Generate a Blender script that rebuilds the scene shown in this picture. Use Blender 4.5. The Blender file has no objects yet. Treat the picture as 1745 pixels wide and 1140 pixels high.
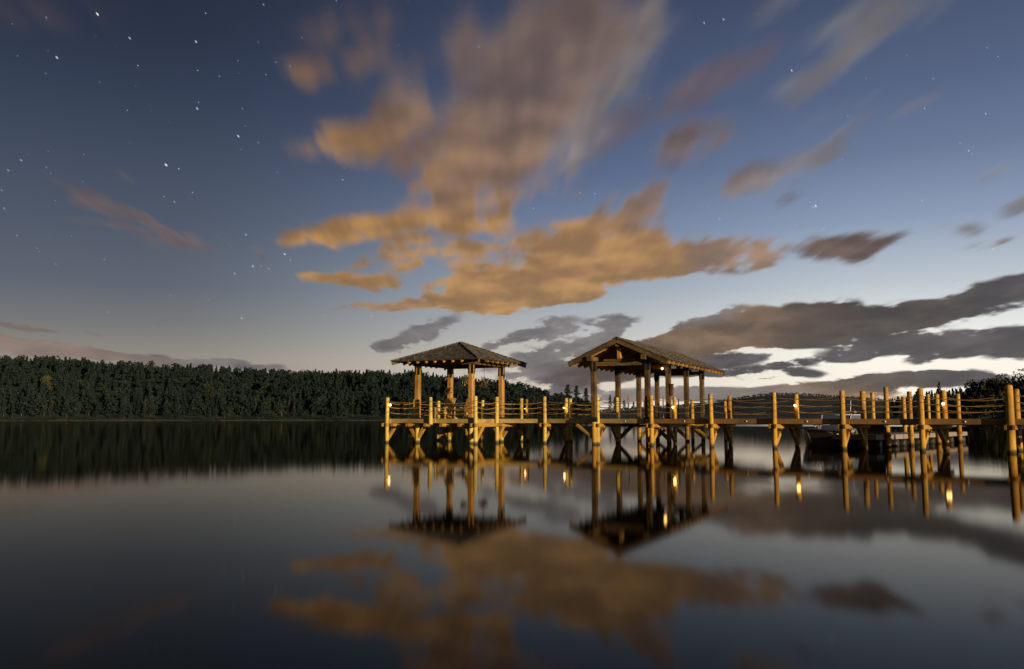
import bpy, math, random
import numpy as np
from mathutils import Vector, Matrix

sc = bpy.context.scene
rad = math.radians
# ------------------------------------------------------------------ camera
EYE, PITCH, FPX, PW, PH = 1.18, 0.10072, 1420.0, 1745.0, 1140.0
cam_d = bpy.data.cameras.new('camera')
cam = bpy.data.objects.new('camera', cam_d)
sc.collection.objects.link(cam)
cam.location = (0, 0, EYE)
cam.rotation_euler = (math.pi / 2 + PITCH, 0, 0)
cam_d.sensor_width = 36.0
cam_d.lens = FPX / PW * 36.0
cam_d.clip_start = 0.1
cam_d.clip_end = 9000
sc.camera = cam
sc.render.engine = 'CYCLES'
sc.cycles.use_denoising = True
sc.cycles.max_bounces = 6
sc.cycles.glossy_bounces = 3
sc.cycles.sample_clamp_indirect = 6
sc.view_settings.view_transform = 'Standard'
sc.view_settings.look = 'None'
sc.view_settings.exposure = 0.0
sc.view_settings.gamma = 1.0
sc.view_settings.use_curve_mapping = False


def s2l(r, g, b):
    f = lambda c: (c / 255 / 12.92) if c <= 10 else ((c / 255 + .055) / 1.055) ** 2.4
    return (f(r), f(g), f(b))


def ray(px, py):
    """world direction of a point of the photograph"""
    u, v = (px - PW / 2) / FPX, (PH / 2 - py) / FPX
    c, s = math.cos(PITCH), math.sin(PITCH)
    return Vector((u, c - v * s, s + v * c)).normalized()


def azel(px, py):
    d = ray(px, py)
    return math.degrees(math.atan2(d.x, d.y)), math.degrees(math.asin(d.z))


# ------------------------------------------------------------------ unseen shore light
SHORE_DIR = Vector((0.62, -0.785, 0.085)).normalized()
shore_d = bpy.data.lights.new('unseen_shore_light', 'SUN')  # stands in for unseen warm shore lights, behind the camera to the right
shore_d.energy = 5.0
shore_d.angle = rad(0.5)
shore_d.color = (1.0, 0.80, 0.52)
shore_o = bpy.data.objects.new('unseen_shore_light', shore_d)
sc.collection.objects.link(shore_o)
shore_o.rotation_euler = SHORE_DIR.to_track_quat('Z', 'Y').to_euler()


# ------------------------------------------------------------------ node helper
class NT:
    def __init__(self, tree):
        self.t = tree
        tree.nodes.clear()

    def n(self, typ, **kw):
        nd = self.t.nodes.new(typ)
        for k, v in kw.items():
            setattr(nd, k, v)
        return nd

    def put(self, sock, v):
        if hasattr(v, 'is_output'):
            self.t.links.new(v, sock)
        elif v is not None:
            if sock.type == 'RGBA' and len(v) == 3:
                v = (*v, 1)
            sock.default_value = v

    def math(self, op, a, b=None, c=None, clamp=False):
        nd = self.n('ShaderNodeMath', operation=op, use_clamp=clamp)
        for i, v in enumerate((a, b, c)):
            self.put(nd.inputs[i], v)
        return nd.outputs[0]

    def vec(self, op, a, b=None, c=None, out=0):
        nd = self.n('ShaderNodeVectorMath', operation=op)
        for i, v in enumerate((a, b, c)):
            if v is not None:
                self.put(nd.inputs[i], v)
        return nd.outputs[out]

    def comb(self, x, y, z):
        nd = self.n('ShaderNodeCombineXYZ')
        for i, v in enumerate((x, y, z)):
            self.put(nd.inputs[i], v)
        return nd.outputs[0]

    def sep(self, v):
        nd = self.n('ShaderNodeSeparateXYZ')
        self.put(nd.inputs[0], v)
        return nd.outputs

    def map(self, v, loc=(0, 0, 0), rot=(0, 0, 0), scale=(1, 1, 1), typ='POINT'):
        nd = self.n('ShaderNodeMapping', vector_type=typ)
        self.put(nd.inputs['Vector'], v)
        if typ != 'VECTOR':
            nd.inputs['Location'].default_value = loc
        nd.inputs['Rotation'].default_value = rot
        nd.inputs['Scale'].default_value = scale
        return nd.outputs[0]

    def noise(self, v, scale, detail=3, rough=.5, dist=0.0, out=0):
        nd = self.n('ShaderNodeTexNoise')
        self.put(nd.inputs['Vector'], v)
        nd.inputs['Scale'].default_value = scale
        nd.inputs['Detail'].default_value = detail
        nd.inputs['Roughness'].default_value = rough
        nd.inputs['Distortion'].default_value = dist
        return nd.outputs[out]

    def ramp(self, f, stops, interp='LINEAR'):
        nd = self.n('ShaderNodeValToRGB')
        cr = nd.color_ramp
        cr.interpolation = interp
        while len(cr.elements) < len(stops):
            cr.elements.new(0.5)
        for e, (p, c) in zip(cr.elements, stops):
            e.position = p
            e.color = (*c, 1) if len(c) == 3 else c
        self.put(nd.inputs[0], f)
        return nd.outputs[0]

    def mix(self, f, a, b, mode='MIX'):
        nd = self.n('ShaderNodeMix', data_type='RGBA', blend_type=mode)
        self.put(nd.inputs[0], f)
        self.put(nd.inputs[6], a)
        self.put(nd.inputs[7], b)
        return nd.outputs[2]

    def sstep(self, f, lo, hi, a=0.0, b=1.0):
        nd = self.n('ShaderNodeMapRange', interpolation_type='SMOOTHSTEP')
        self.put(nd.inputs[0], f)
        for i, v in enumerate((lo, hi, a, b)):
            self.put(nd.inputs[i + 1], v)
        return nd.outputs[0]


# ------------------------------------------------------------------ sky (dusk world)
world = bpy.data.worlds.new('World')
sc.world = world
world.use_nodes = True
W = NT(world.node_tree)
tc = W.n('ShaderNodeTexCoord').outputs['Generated']
dirv = W.vec('NORMALIZE', tc)
dx, dy, dz = W.sep(dirv)
el = W.math('MULTIPLY', W.math('ARCSINE', dz), 180 / math.pi)
az = W.math('MULTIPLY', W.math('ARCTAN2', dx, dy), 180 / math.pi)
# clear sky: dark night blue on the left, last daylight low on the right
elf = W.math('DIVIDE', el, 40.0, clamp=True)


def skyramp(stops):
    return W.ramp(elf, [(max(0, min(1, e / 40)), s2l(*c)) for e, c in stops])


sky_l = skyramp([(0, (160, 146, 138)), (3.8, (143, 138, 132)), (6, (114, 117, 120)), (8.5, (91, 99, 113)), (12.5, (75, 85, 103)), (16.5, (62, 73, 92)), (20.5, (48, 58, 79)), (24, (38, 47, 67)), (28, (31, 39, 57)), (40, (18, 24, 38))])
sky_m = skyramp([(0, (228, 214, 196)), (3.8, (206, 200, 190)), (6, (182, 185, 187)), (8.5, (155, 166, 180)), (12.5, (115, 131, 158)), (16.5, (87, 103, 137)), (20.5, (70, 84, 116)), (28, (55, 65, 92)), (40, (32, 40, 62))])
sky_r = skyramp([(0, (255, 246, 226)), (4.2, (255, 252, 242)), (6, (228, 231, 230)), (8.5, (190, 199, 208)), (12.5, (138, 155, 183)), (16.5, (104, 121, 152)), (20.5, (84, 99, 131)), (28, (57, 70, 96)), (40, (32, 42, 64))])
f1 = W.sstep(az, -25.0, 7.0)
f2 = W.sstep(az, 2.0, 26.0)
clear = W.mix(f2, W.mix(f1, sky_l, sky_m), sky_r)
nish = W.n('ShaderNodeTexSky', sky_type='NISHITA')
nish.sun_disc = False
nish.sun_elevation = rad(-3.0)
nish.sun_rotation = rad(24)
nish.altitude = 120
clear = W.mix(0.06, clear, W.vec('SCALE', nish.outputs[0]) if False else W.vec('MULTIPLY', nish.outputs[0], (1.5, 1.5, 1.5)))

# clouds: noise drawn out along the wind, gathered into banks at given bearings
K0 = 0.07      # the cloud deck, seen as a sheet overhead that the wind has smeared along its heading
zz = W.math('ADD', W.math('MAXIMUM', dz, 0.0), K0)
wn = W.n('ShaderNodeTexWhiteNoise', noise_dimensions='3D')
W.put(wn.inputs['Vector'], W.vec('MULTIPLY', dirv, (977.0, 1013.0, 1531.0)))
smear = W.math('MULTIPLY', W.math('SUBTRACT', wn.outputs['Value'], .5), W.sstep(el, 5.0, 17.0, .045, .125))
plx = W.math('MULTIPLY_ADD', smear, math.sin(rad(-5)), W.math('DIVIDE', dx, zz))
ply = W.math('MULTIPLY_ADD', smear, math.cos(rad(-5)), W.math('DIVIDE', dy, zz))
plane = W.comb(plx, ply, 0.0)
pr = W.math('MAXIMUM', W.math('SQRT', W.math('ADD', W.math('MULTIPLY', plx, plx), W.math('MULTIPLY', ply, ply))), .02)
pe = W.math('SUBTRACT', W.math('ARCTANGENT', W.math('DIVIDE', 1.0, pr)), W.math('ARCSINE', W.math('DIVIDE', W.math('MULTIPLY', pr, K0), W.math('SQRT', W.math('MULTIPLY_ADD', pr, pr, 1.0)))))
c_el = W.math('MULTIPLY', pe, 180 / math.pi)
c_az = W.math('MULTIPLY', W.math('ARCTAN2', plx, ply), 180 / math.pi)
wind = W.map(plane, rot=(0, 0, rad(-6)), scale=(4.4, 0.42, 1))
n_wind = W.noise(wind, 1.5, 3, .5)
sphere_uv = W.comb(c_az, c_el, 0.0)
star_uv = W.comb(az, el, 0.0)
puff = W.map(sphere_uv, rot=(0, 0, rad(-10)), scale=(0.30, 0.72, 1))
n_puff = W.noise(puff, 1.35, 5, .58, 0.3)
wrp = W.noise(W.map(sphere_uv, rot=(0, 0, rad(-12)), scale=(0.16, 0.36, 1)), 1.0, 3, .5, out=1)
wamp = W.sstep(el, 1.0, 13.0, .32, 1.0)
wrp = W.vec('MULTIPLY', W.vec('SUBTRACT', wrp, (.5, .5, .5)), W.comb(W.math('MULTIPLY', wamp, 6.0), W.math('MULTIPLY', wamp, 3.0), 0.0))
uv = W.vec('ADD', sphere_uv, wrp)
OR, OB, TB, GP, DK, DB, DW, PU, LF = (s2l(180, 135, 80), s2l(154, 120, 90), s2l(128, 106, 92), s2l(146, 138, 132), s2l(84, 79, 82), s2l(76, 67, 63), s2l(122, 98, 78), s2l(116, 109, 110), s2l(140, 108, 92))
BL = [  # px, py, half length, half width, tilt, weight, colour
    (880, 478, 150, 40, 10, 1.25, OR), (985, 455, 130, 46, 12, 1.15, OR), (1075, 430, 120, 44, 6, 1.2, OR), (1240, 438, 110, 26, 8, 1.05, OB), (770, 500, 100, 18, 4, .95, OR), (860, 518, 90, 16, 8, .9, OR), (980, 492, 90, 16, 10, .9, OR), (1100, 462, 90, 18, 8, .9, OR),
    (1450, 419, 92, 24, 3, 1.2, s2l(112, 94, 84)), (1190, 418, 50, 24, 0, .9, OB), (1320, 430, 40, 16, 5, .7, OB), (1085, 350, 75, 34, 14, 1.1, OB), (1040, 385, 70, 20, 5, .8, OR), (598, 472, 90, 15, -6, 1.05, OR), (650, 516, 80, 10, 5, .9, OB), (700, 460, 60, 12, 8, .7, OR),
    (620, 390, 150, 22, 6, 1.05, OR), (760, 372, 130, 32, 12, 1.1, OR), (790, 260, 120, 50, 30, .8, OB), (770, 325, 130, 34, 20, .9, OB), (560, 392, 90, 14, 6, .8, OR), (840, 420, 110, 26, 12, .75, OR), (690, 440, 120, 12, 4, .7, OR), (960, 400, 90, 24, 14, .8, OR), (700, 420, 90, 12, 4, .75, OR), (800, 335, 110, 24, 18, .85, OB), (760, 300, 80, 22, 22, .75, OR), (850, 290, 110, 40, 28, .85, OB), (830, 380, 60, 16, 5, .7, OR),
    (590, 238, 110, 26, 14, 1.0, OR), (680, 215, 110, 34, 18, .9, OB), (620, 265, 60, 16, 10, .6, OR), (720, 180, 110, 36, 26, .7, TB), (760, 235, 110, 40, 26, .8, OB),
    (505, 118, 36, 26, 0, .85, OB), (610, 105, 66, 28, 10, .65, OB), (575, 40, 66, 26, 30, .6, TB), (655, 42, 56, 32, 20, .6, TB), (730, 110, 100, 50, 40, .7, TB), (800, 60, 90, 50, 60, .55, TB),
    (890, 165, 200, 74, 42, 1.0, TB), (930, 80, 200, 84, 52, 1.0, TB), (840, 110, 150, 50, 50, .6, TB), (1030, 175, 180, 40, 48, .8, GP), (900, 232, 150, 46, 28, .85, OB), (985, 255, 130, 34, 42, .75, GP), (930, 310, 90, 22, 38, .7, OB),
    (990, 150, 170, 56, 48, .85, TB), (1020, 90, 150, 50, 54, .7, TB), (1080, 75, 160, 34, 56, .75, GP), (1000, 30, 150, 60, 55, .7, TB), (1150, 170, 180, 32, 28, 1.0, LF), (1240, 130, 120, 30, 30, .8, LF), (1370, 145, 100, 26, 32, .9, GP), (1540, 35, 170, 30, 28, .85, GP), (1460, 30, 110, 24, 26, .6, GP), (1340, 6, 100, 18, 20, .6, GP),
    (1190, 240, 90, 26, 10, 1.1, TB), (1140, 277, 60, 15, 8, .9, LF), (1360, 280, 130, 20, 24, 1.15, GP), (1260, 305, 80, 24, 18, 1.15, TB), (1345, 335, 30, 18, 30, .6, PU), (950, 325, 60, 16, 12, .5, OB), (880, 385, 50, 12, 10, .5, OB),
    (1622, 394, 36, 15, 0, .9, GP), (1690, 298, 70, 15, 24, .65, GP), (1735, 345, 60, 24, 14, .75, GP), (1690, 410, 60, 8, 8, .7, TB), (1430, 190, 80, 14, 28, .5, GP), (1575, 178, 45, 12, 30, .5, GP), (1470, 205, 50, 12, 30, .4, GP),
    (715, 572, 70, 15, 22, .9, PU), (655, 586, 24, 9, 0, .9, PU), (935, 560, 70, 17, 14, 1.0, PU), (1042, 550, 46, 18, 18, 1.0, PU), (930, 602, 130, 14, 14, 1.05, PU), (850, 585, 60, 9, 22, .7, PU), (1210, 545, 60, 9, 14, .6, PU),
    (1010, 612, 90, 16, 16, 1.1, DK), (1090, 612, 120, 28, 12, 1.1, DW), (1200, 578, 130, 26, 14, 1.2, DW), (1310, 560, 150, 26, 8, 1.25, DW), (1440, 550, 170, 33, 5, 1.3, DB), (1590, 526, 190, 25, 13, 1.25, DB), (1720, 496, 130, 34, 17, 1.3, DK), (1290, 590, 120, 9, 4, .7, DW),
    (1030, 636, 130, 18, 12, 1.1, DK), (1140, 628, 120, 14, 4, 1.0, DK), (1250, 612, 90, 8, 4, .75, DK), (1190, 634, 80, 6, 0, .55, DK), (1500, 600, 120, 9, 4, .95, DK), (1420, 588, 80, 7, 4, .6, DK), (1640, 580, 200, 15, 6, 1.25, DK), (1750, 590, 90, 20, 4, 1.1, DK), (1562, 608, 26, 15, 0, 1.1, DK), (1628, 602, 55, 9, 8, 1.0, DK), (1320, 624, 90, 7, 6, .95, DK), (1375, 634, 40, 7, 0, .9, DK), (1455, 612, 30, 5, 0, .7, DK), (1290, 641, 40, 5, 0, .7, DK),
    (1090, 674, 190, 11, 2, 1.1, PU), (1250, 670, 150, 12, 1, 1.1, PU), (1400, 664, 170, 14, 4, 1.25, DW), (1540, 651, 140, 12, 1, 1.3, DK), (1640, 645, 90, 12, 0, 1.0, DK), (920, 632, 90, 11, 14, .9, PU), (930, 668, 90, 7, 4, .7, PU), (1440, 682, 140, 12, 0, .9, s2l(176, 140, 104)),
    (30, 582, 190, 11, -8, 1.0, LF), (330, 617, 200, 9, -4, 1.0, PU), (140, 604, 200, 8, -4, .9, LF), (60, 556, 120, 5, -8, .7, LF), (370, 611, 60, 4, -2, .8, PU), (185, 358, 180, 22, -24, .62, LF), (265, 388, 160, 13, -22, .55, LF), (180, 395, 110, 11, -14, .45, LF),
    (228, 316, 24, 18, 0, .55, LF), (490, 386, 55, 11, 14, .75, OB), (60, 12, 150, 34, 0, .4, LF), (430, 428, 100, 6, -22, .4, LF),
]
dens, colr, opac = 0.0, (0.0, 0.0, 0.0), 0.0
OPAC = {LF: .45, TB: .80, GP: .74, PU: .84, OR: .90, OB: .86}
for (px, py, a, b, ang, wgt, col) in BL:
    A0, E0 = azel(px, py)
    c, s = math.cos(rad(ang)), math.sin(rad(ang))
    A1, E1 = azel(px + c * a, py - s * a)
    A2, E2 = azel(px - s * b, py - c * b)
    m = W.map(uv, (A0, E0, 0), (0, 0, math.atan2(E1 - E0, A1 - A0)), ((1.2 if py < 530 else 1.3) * math.hypot(A1 - A0, E1 - E0), (1.32 if py < 530 else 1.5) * math.hypot(A2 - A0, E2 - E0), 1), 'TEXTURE')
    g = W.n('ShaderNodeTexGradient', gradient_type='SPHERICAL')
    W.t.links.new(m, g.inputs[0])
    w_ = W.math('MULTIPLY', g.outputs[1], wgt)
    colr = W.vec('MULTIPLY_ADD', W.comb(w_, w_, w_), col, colr)
    opac = W.math('MULTIPLY_ADD', w_, OPAC.get(col, .95), opac)
    dens = W.math('ADD', w_, dens)
safe = W.math('MAXIMUM', dens, 0.01)
ccol = W.vec('DIVIDE', colr, W.comb(safe, safe, safe))
n_fine = W.noise(W.map(uv, rot=(0, 0, rad(-14)), scale=(0.42, 1.2, 1)), 1.6, 5, .62)
wf = W.sstep(el, 4.0, 18.0, .5, 6.0)            # the higher, the more the wind has drawn them out
ragged = W.math('MULTIPLY', W.math('SUBTRACT', n_wind, .5), wf)
ragged = W.math('MULTIPLY_ADD', W.math('SUBTRACT', n_puff, .5), W.sstep(el, 4.0, 18.0, 3.4, 2.0), ragged)
ragged = W.math('MULTIPLY_ADD', W.math('SUBTRACT', n_fine, .5), W.sstep(el, 6.0, 18.0, 3.6, 1.2), ragged)
dsum = W.math('MULTIPLY_ADD', dens, 1.6, ragged)
hi_el = W.sstep(el, 5.0, 20.0, 0.75, 1.9)      # low banks have firmer edges
cover = W.sstep(dsum, W.sstep(el, 6.0, 20.0, .16, -.05), hi_el)
cover = W.math('MULTIPLY', cover, W.sstep(dens, 0.0, 0.42))
# lumps: lit undersides against darker tops
n_shade = W.noise(W.map(sphere_uv, rot=(0, 0, rad(-20)), scale=(0.16, 0.46, 1)), 1.5, 4, .5)
lump = W.math('MULTIPLY_ADD', W.math('SUBTRACT', n_wind, .5), W.sstep(el, 6.0, 20.0, .2, .9), n_shade)
lump = W.math('MULTIPLY_ADD', W.math('SUBTRACT', n_puff, .5), W.sstep(el, 6.0, 20.0, .4, .1), lump)
lump = W.math('MULTIPLY_ADD', W.math('MINIMUM', dsum, 1.4), .10, lump)
thick = W.sstep(lump, 0.40, 0.78)
ccol = W.vec('MULTIPLY', ccol, W.mix(thick, (1.18, 1.18, 1.18), (0.60, 0.61, 0.67)))
# stars: the bright ones by bearing, faint ones scattered
ST = [(97, 98, 1.3), (166, 24, 1.6), (221, 65, 1.1), (334, 71, 1.2), (79, 30, .8), (283, 281, 1.6), (336, 185, 1.2), (406, 232, 1.3), (374, 130, .6), (413, 185, .6), (418, 215, .5), (440, 243, .6), (297, 344, .8), (419, 400, .9), (431, 454, 1.1), (485, 433, 1.2), (495, 443, .7), (400, 466, .9), (458, 458, .7), (412, 542, 1.2), (633, 539, .9), (502, 591, .7), (183, 532, .7), (290, 504, .5), (14, 290, .8), (36, 273, .9), (3, 324, .7), (7, 355, .7), (29, 401, .6), (79, 285, .6), (584, 306, .8), (706, 155, .6), (816, 80, 1.1), (449, 8, .8), (440, 72, .5), (470, 106, .6), (669, 274, .5), (472, 294, .5), (857, 395, .9), (899, 405, .6), (909, 355, .7), (1014, 330, .7), (1200, 39, .9), (1233, 33, 1.0), (1349, 120, 1.1), (1390, 351, 1.2), (1226, 373, .7), (1079, 361, .7), (1680, 194, .8), (1682, 81, .6), (1590, 134, .6), (1545, 94, .5), (1636, 244, .5), (1657, 262, .5), (1571, 342, .6), (1435, 272, .5), (940, 535, .7), (178, 442, .6), (63, 423, .5), (95, 450, .5), (170, 140, .5), (78, 125, .5), (244, 379, .5), (140, 340, .5)]
stars = 0.0
for (px, py, b) in ST:
    A0, E0 = azel(px, py)
    m = W.map(star_uv, (A0, E0, 0), (0, 0, rad(-42 if px < 1000 else -60)), ((.07 + .035 * b) / max(.7, math.cos(rad(E0))), .042 + .014 * b, 1), 'TEXTURE')
    g = W.n('ShaderNodeTexGradient', gradient_type='SPHERICAL')
    W.t.links.new(m, g.inputs[0])
    stars = W.math('MULTIPLY_ADD', g.outputs[1], 0.5 * b * b, stars)
vo = W.n('ShaderNodeTexVoronoi', feature='F1')
W.put(vo.inputs['Vector'], dirv)
vo.inputs['Scale'].default_value = 74
vr = W.sep(vo.outputs['Color'])[0]
fs = W.math('MULTIPLY', W.sstep(vo.outputs['Distance'], .07, .02), W.math('POWER', vr, 3.0))
fs = W.math('MULTIPLY', fs, 0.5)
stars = W.math('MULTIPLY', W.math('ADD', stars, fs), W.math('SUBTRACT', 1.0, cover))
stars = W.math('MULTIPLY', stars, W.sstep(el, 2.0, 12.0))
skyc = W.mix(W.math('MULTIPLY', cover, W.math('DIVIDE', opac, safe)), clear, ccol)
skyc = W.vec('ADD', skyc, W.vec('MULTIPLY', W.comb(stars, stars, stars), (1, 1, 1.02)))
skyc = W.vec('MULTIPLY', skyc, (10, 10, 10))
bg = W.n('ShaderNodeBackground')
W.t.links.new(skyc, bg.inputs[0])
bg.inputs[1].default_value = 0.1
wo = W.n('ShaderNodeOutputWorld')
W.t.links.new(bg.outputs[0], wo.inputs[0])


# ------------------------------------------------------------------ object helpers
COL = sc.collection
rnd = random.Random(7)


def tag(o, label=None, cat=None, group=None, kind=None):
    if label: o['label'] = label
    if cat: o['category'] = cat
    if group: o['group'] = group
    if kind: o['kind'] = kind
    return o


def empty(name, loc, rz=0.0):
    o = bpy.data.objects.new(name, None)
    o.empty_display_size = .3
    o.location = loc
    o.rotation_euler = (0, 0, rz)
    COL.objects.link(o)
    return o


def perp(d, up=Vector((0, 0, 1))):
    x = d.cross(up)
    if x.length < 1e-4:
        x = d.cross(Vector((1, 0, 0)))
    x.normalize()
    return x, x.cross(d).normalized()


class MB:
    """collects solids; build() links them as one mesh object"""

    def __init__(self):
        self.v, self.f, self.sm = [], [], []

    def add(self, vs, fs, smooth=False):
        o = len(self.v)
        self.v += [tuple(x) for x in vs]
        self.f += [tuple(i + o for i in f) for f in fs]
        self.sm += [smooth] * len(fs)
        return self

    def box(self, c, ax, ay, az_, j=0.0):
        c = Vector(c)
        vs = []
        for sx, sy, sz in ((-1, -1, -1), (1, -1, -1), (1, 1, -1), (-1, 1, -1), (-1, -1, 1), (1, -1, 1), (1, 1, 1), (-1, 1, 1)):
            p = c + Vector(ax) * sx + Vector(ay) * sy + Vector(az_) * sz
            if j: p += Vector((rnd.uniform(-j, j), rnd.uniform(-j, j), rnd.uniform(-j, j)))
            vs.append(p)
        return self.add(vs, [(3, 2, 1, 0), (4, 5, 6, 7), (0, 1, 5, 4), (1, 2, 6, 5), (2, 3, 7, 6), (3, 0, 4, 7)])

    def beam(self, p0, p1, w, h, up=Vector((0, 0, 1)), bev=0.012):
        """square timber with chamfered arrises"""
        p0, p1 = Vector(p0), Vector(p1)
        d = (p1 - p0).normalized()
        x, y = perp(d, up)
        w, h = w / 2, h / 2
        b = min(bev, w * .5, h * .5)
        prof = [(-w + b, -h), (w - b, -h), (w, -h + b), (w, h - b), (w - b, h), (-w + b, h), (-w, h - b), (-w, -h + b)]
        n = 8
        vs = [p0 + x * a + y * c for a, c in prof] + [p1 + x * a + y * c for a, c in prof]
        fs = [(i, (i + 1) % n, n + (i + 1) % n, n + i) for i in range(n)]
        fs += [tuple(range(n))[::-1], tuple(range(n, 2 * n))]
        return self.add(vs, fs)

    def log(self, p0, p1, r0, r1, n=14, rings=7, wob=.06, dome=True):
        """round, slightly crooked pole with a rounded top"""
        p0, p1 = Vector(p0), Vector(p1)
        d = p1 - p0
        L = d.length
        d.normalize()
        x, y = perp(d)
        vs, fs = [], []
        ph = [rnd.uniform(0, 6.3) for _ in range(4)]
        ts = [i / (rings - 1) for i in range(rings)]
        prof = [(t * L, r0 + (r1 - r0) * t) for t in ts]
        if dome:
            prof[-1] = (L - r1 * .55, r1)
            prof += [(L - r1 * .22, r1 * .93), (L - .03 * r1, r1 * .68), (L, r1 * .3)]
        for k, (z, r) in enumerate(prof):
            off = x * (math.sin(z * 1.3 + ph[0]) * wob * r) + y * (math.sin(z * 1.7 + ph[1]) * wob * r)
            for i in range(n):
                a = 2 * math.pi * i / n
                rr = r * (1 + wob * .6 * math.sin(2 * a + ph[2] + z) + wob * .4 * math.sin(5 * a + ph[3]))
                vs.append(p0 + d * z + off + x * (math.cos(a) * rr) + y * (math.sin(a) * rr))
        m = len(prof)
        for k in range(m - 1):
            for i in range(n):
                fs.append((k * n + i, k * n + (i + 1) % n, (k + 1) * n + (i + 1) % n, (k + 1) * n + i))
        self.add(vs, fs, True)
        self.add(vs[(m - 1) * n:], [tuple(range(n))])
        self.add(vs[:n], [tuple(range(n))[::-1]])
        return self

    def tube(self, pts, r, n=6):
        pts = [Vector(p) for p in pts]
        vs, fs = [], []
        for i, p in enumerate(pts):
            d = (pts[min(i + 1, len(pts) - 1)] - pts[max(i - 1, 0)]).normalized()
            x, y = perp(d)
            rr = r[i] if isinstance(r, (list, tuple)) else r
            for k in range(n):
                a = 2 * math.pi * k / n
                vs.append(p + x * (math.cos(a) * rr) + y * (math.sin(a) * rr))
        for i in range(len(pts) - 1):
            for k in range(n):
                fs.append((i * n + k, i * n + (k + 1) % n, (i + 1) * n + (k + 1) % n, (i + 1) * n + k))
        fs += [tuple(range(n))[::-1], tuple(range((len(pts) - 1) * n, len(pts) * n))]
        return self.add(vs, fs, True)

    def ball(self, c, rx, ry=None, rz=None, nu=12, nv=8):
        ry, rz = ry or rx, rz or rx
        c = Vector(c)
        vs, fs = [], []
        for j in range(nv + 1):
            t = math.pi * j / nv
            for i in range(nu):
                a = 2 * math.pi * i / nu
                vs.append(c + Vector((rx * math.sin(t) * math.cos(a), ry * math.sin(t) * math.sin(a), rz * math.cos(t))))
        for j in range(nv):
            for i in range(nu):
                fs.append((j * nu + i, (j + 1) * nu + i, (j + 1) * nu + (i + 1) % nu, j * nu + (i + 1) % nu))
        return self.add(vs, fs, True)

    def prism(self, poly, z0, z1):
        n = len(poly)
        vs = [(p[0], p[1], z0) for p in poly] + [(p[0], p[1], z1) for p in poly]
        return self.add(vs, [tuple(range(n))[::-1], tuple(range(n, 2 * n))] + [(i, (i + 1) % n, n + (i + 1) % n, n + i) for i in range(n)])

    def build(self, name, mat, parent=None):
        """vertices are world coordinates; the part sits in its thing's own frame"""
        me = bpy.data.meshes.new(name)
        vs = self.v
        if parent is not None:
            root = parent
            chain = []
            while root is not None:
                chain.append(root)
                root = root.parent
            M = Matrix.Identity(4)
            for r in reversed(chain):
                M = M @ Matrix.LocRotScale(r.location, r.rotation_euler, r.scale)
            Mi = M.inverted()
            vs = [tuple(Mi @ Vector(v)) for v in vs]
        me.from_pydata(vs, [], self.f)
        me.polygons.foreach_set('use_smooth', self.sm)
        me.materials.append(mat)
        me.update()
        o = bpy.data.objects.new(name, me)
        COL.objects.link(o)
        if parent is not None:
            o.parent = parent
        return o


def copy_tree(o, parent=None):
    c = o.copy()
    COL.objects.link(c)
    if parent is not None:
        c.parent = parent
    for ch in list(o.children):
        copy_tree(ch, c)
    return c


# ------------------------------------------------------------------ materials
def material(name):
    m = bpy.data.materials.new(name)
    m.use_nodes = True
    t = NT(m.node_tree)
    b = t.n('ShaderNodeBsdfPrincipled')
    o = t.n('ShaderNodeOutputMaterial')
    t.t.links.new(b.outputs[0], o.inputs[0])
    return m, t, b


def wood(name, c1, c2, c3, rough=.75, grain=(9, 9, 1.1), wet=0.0):
    m, t, b = material(name)
    geo = t.n('ShaderNodeNewGeometry').outputs['Position']
    g = t.noise(t.map(geo, scale=grain), 3.0, 5, .65, .6)
    big = t.noise(geo, .9, 3, .5)
    spots = t.noise(geo, 7, 2, .5)
    col = t.mix(t.sstep(g, .3, .7), c1, c2)
    col = t.mix(t.sstep(big, .42, .68), col, c3)
    col = t.mix(t.math('MULTIPLY', t.sstep(spots, .60, .74), .55), col, tuple(x * .45 for x in c1))
    crack = t.noise(t.map(geo, scale=tuple(q * 2.2 for q in grain)), 2.2, 3, .7)
    col = t.mix(t.math('MULTIPLY', t.sstep(crack, .54, .66), .6), col, tuple(x * .3 for x in c1))
    grey = t.noise(geo, 2.3, 4, .6)
    col = t.mix(t.math('MULTIPLY', t.sstep(grey, .52, .75), .4), col, (.20, .17, .11))
    if wet:   # dark stain of the waterline
        z = t.sep(geo)[2]
        zz_ = t.math('ADD', z, t.math('MULTIPLY', t.noise(geo, 5, 2), .12))
        col = t.mix(t.math('MULTIPLY', t.sstep(zz_, .22, .10), wet), col, (.035, .025, .012))
    t.put(b.inputs['Base Color'], col)
    b.inputs['Roughness'].default_value = rough
    b.inputs['Specular IOR Level'].default_value = .25
    bp = t.n('ShaderNodeBump')
    bp.inputs['Strength'].default_value = .5
    bp.inputs['Distance'].default_value = .012
    t.put(bp.inputs['Height'], g)
    t.t.links.new(bp.outputs[0], b.inputs['Normal'])
    return m


def plain(name, col, rough=.6, metal=0.0, var=.35, scale=6):
    m, t, b = material(name)
    geo = t.n('ShaderNodeNewGeometry').outputs['Position']
    n = t.noise(geo, scale, 4, .6)
    t.put(b.inputs['Base Color'], t.mix(n, tuple(c * (1 - var) for c in col), tuple(min(1, c * (1 + var)) for c in col)))
    b.inputs['Roughness'].default_value = rough
    b.inputs['Metallic'].default_value = metal
    return m


def glow(name, col, strength):
    m, t, b = material(name)
    b.inputs['Base Color'].default_value = (*col, 1)
    b.inputs['Emission Color'].default_value = (*col, 1)
    b.inputs['Emission Strength'].default_value = strength
    return m


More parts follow.
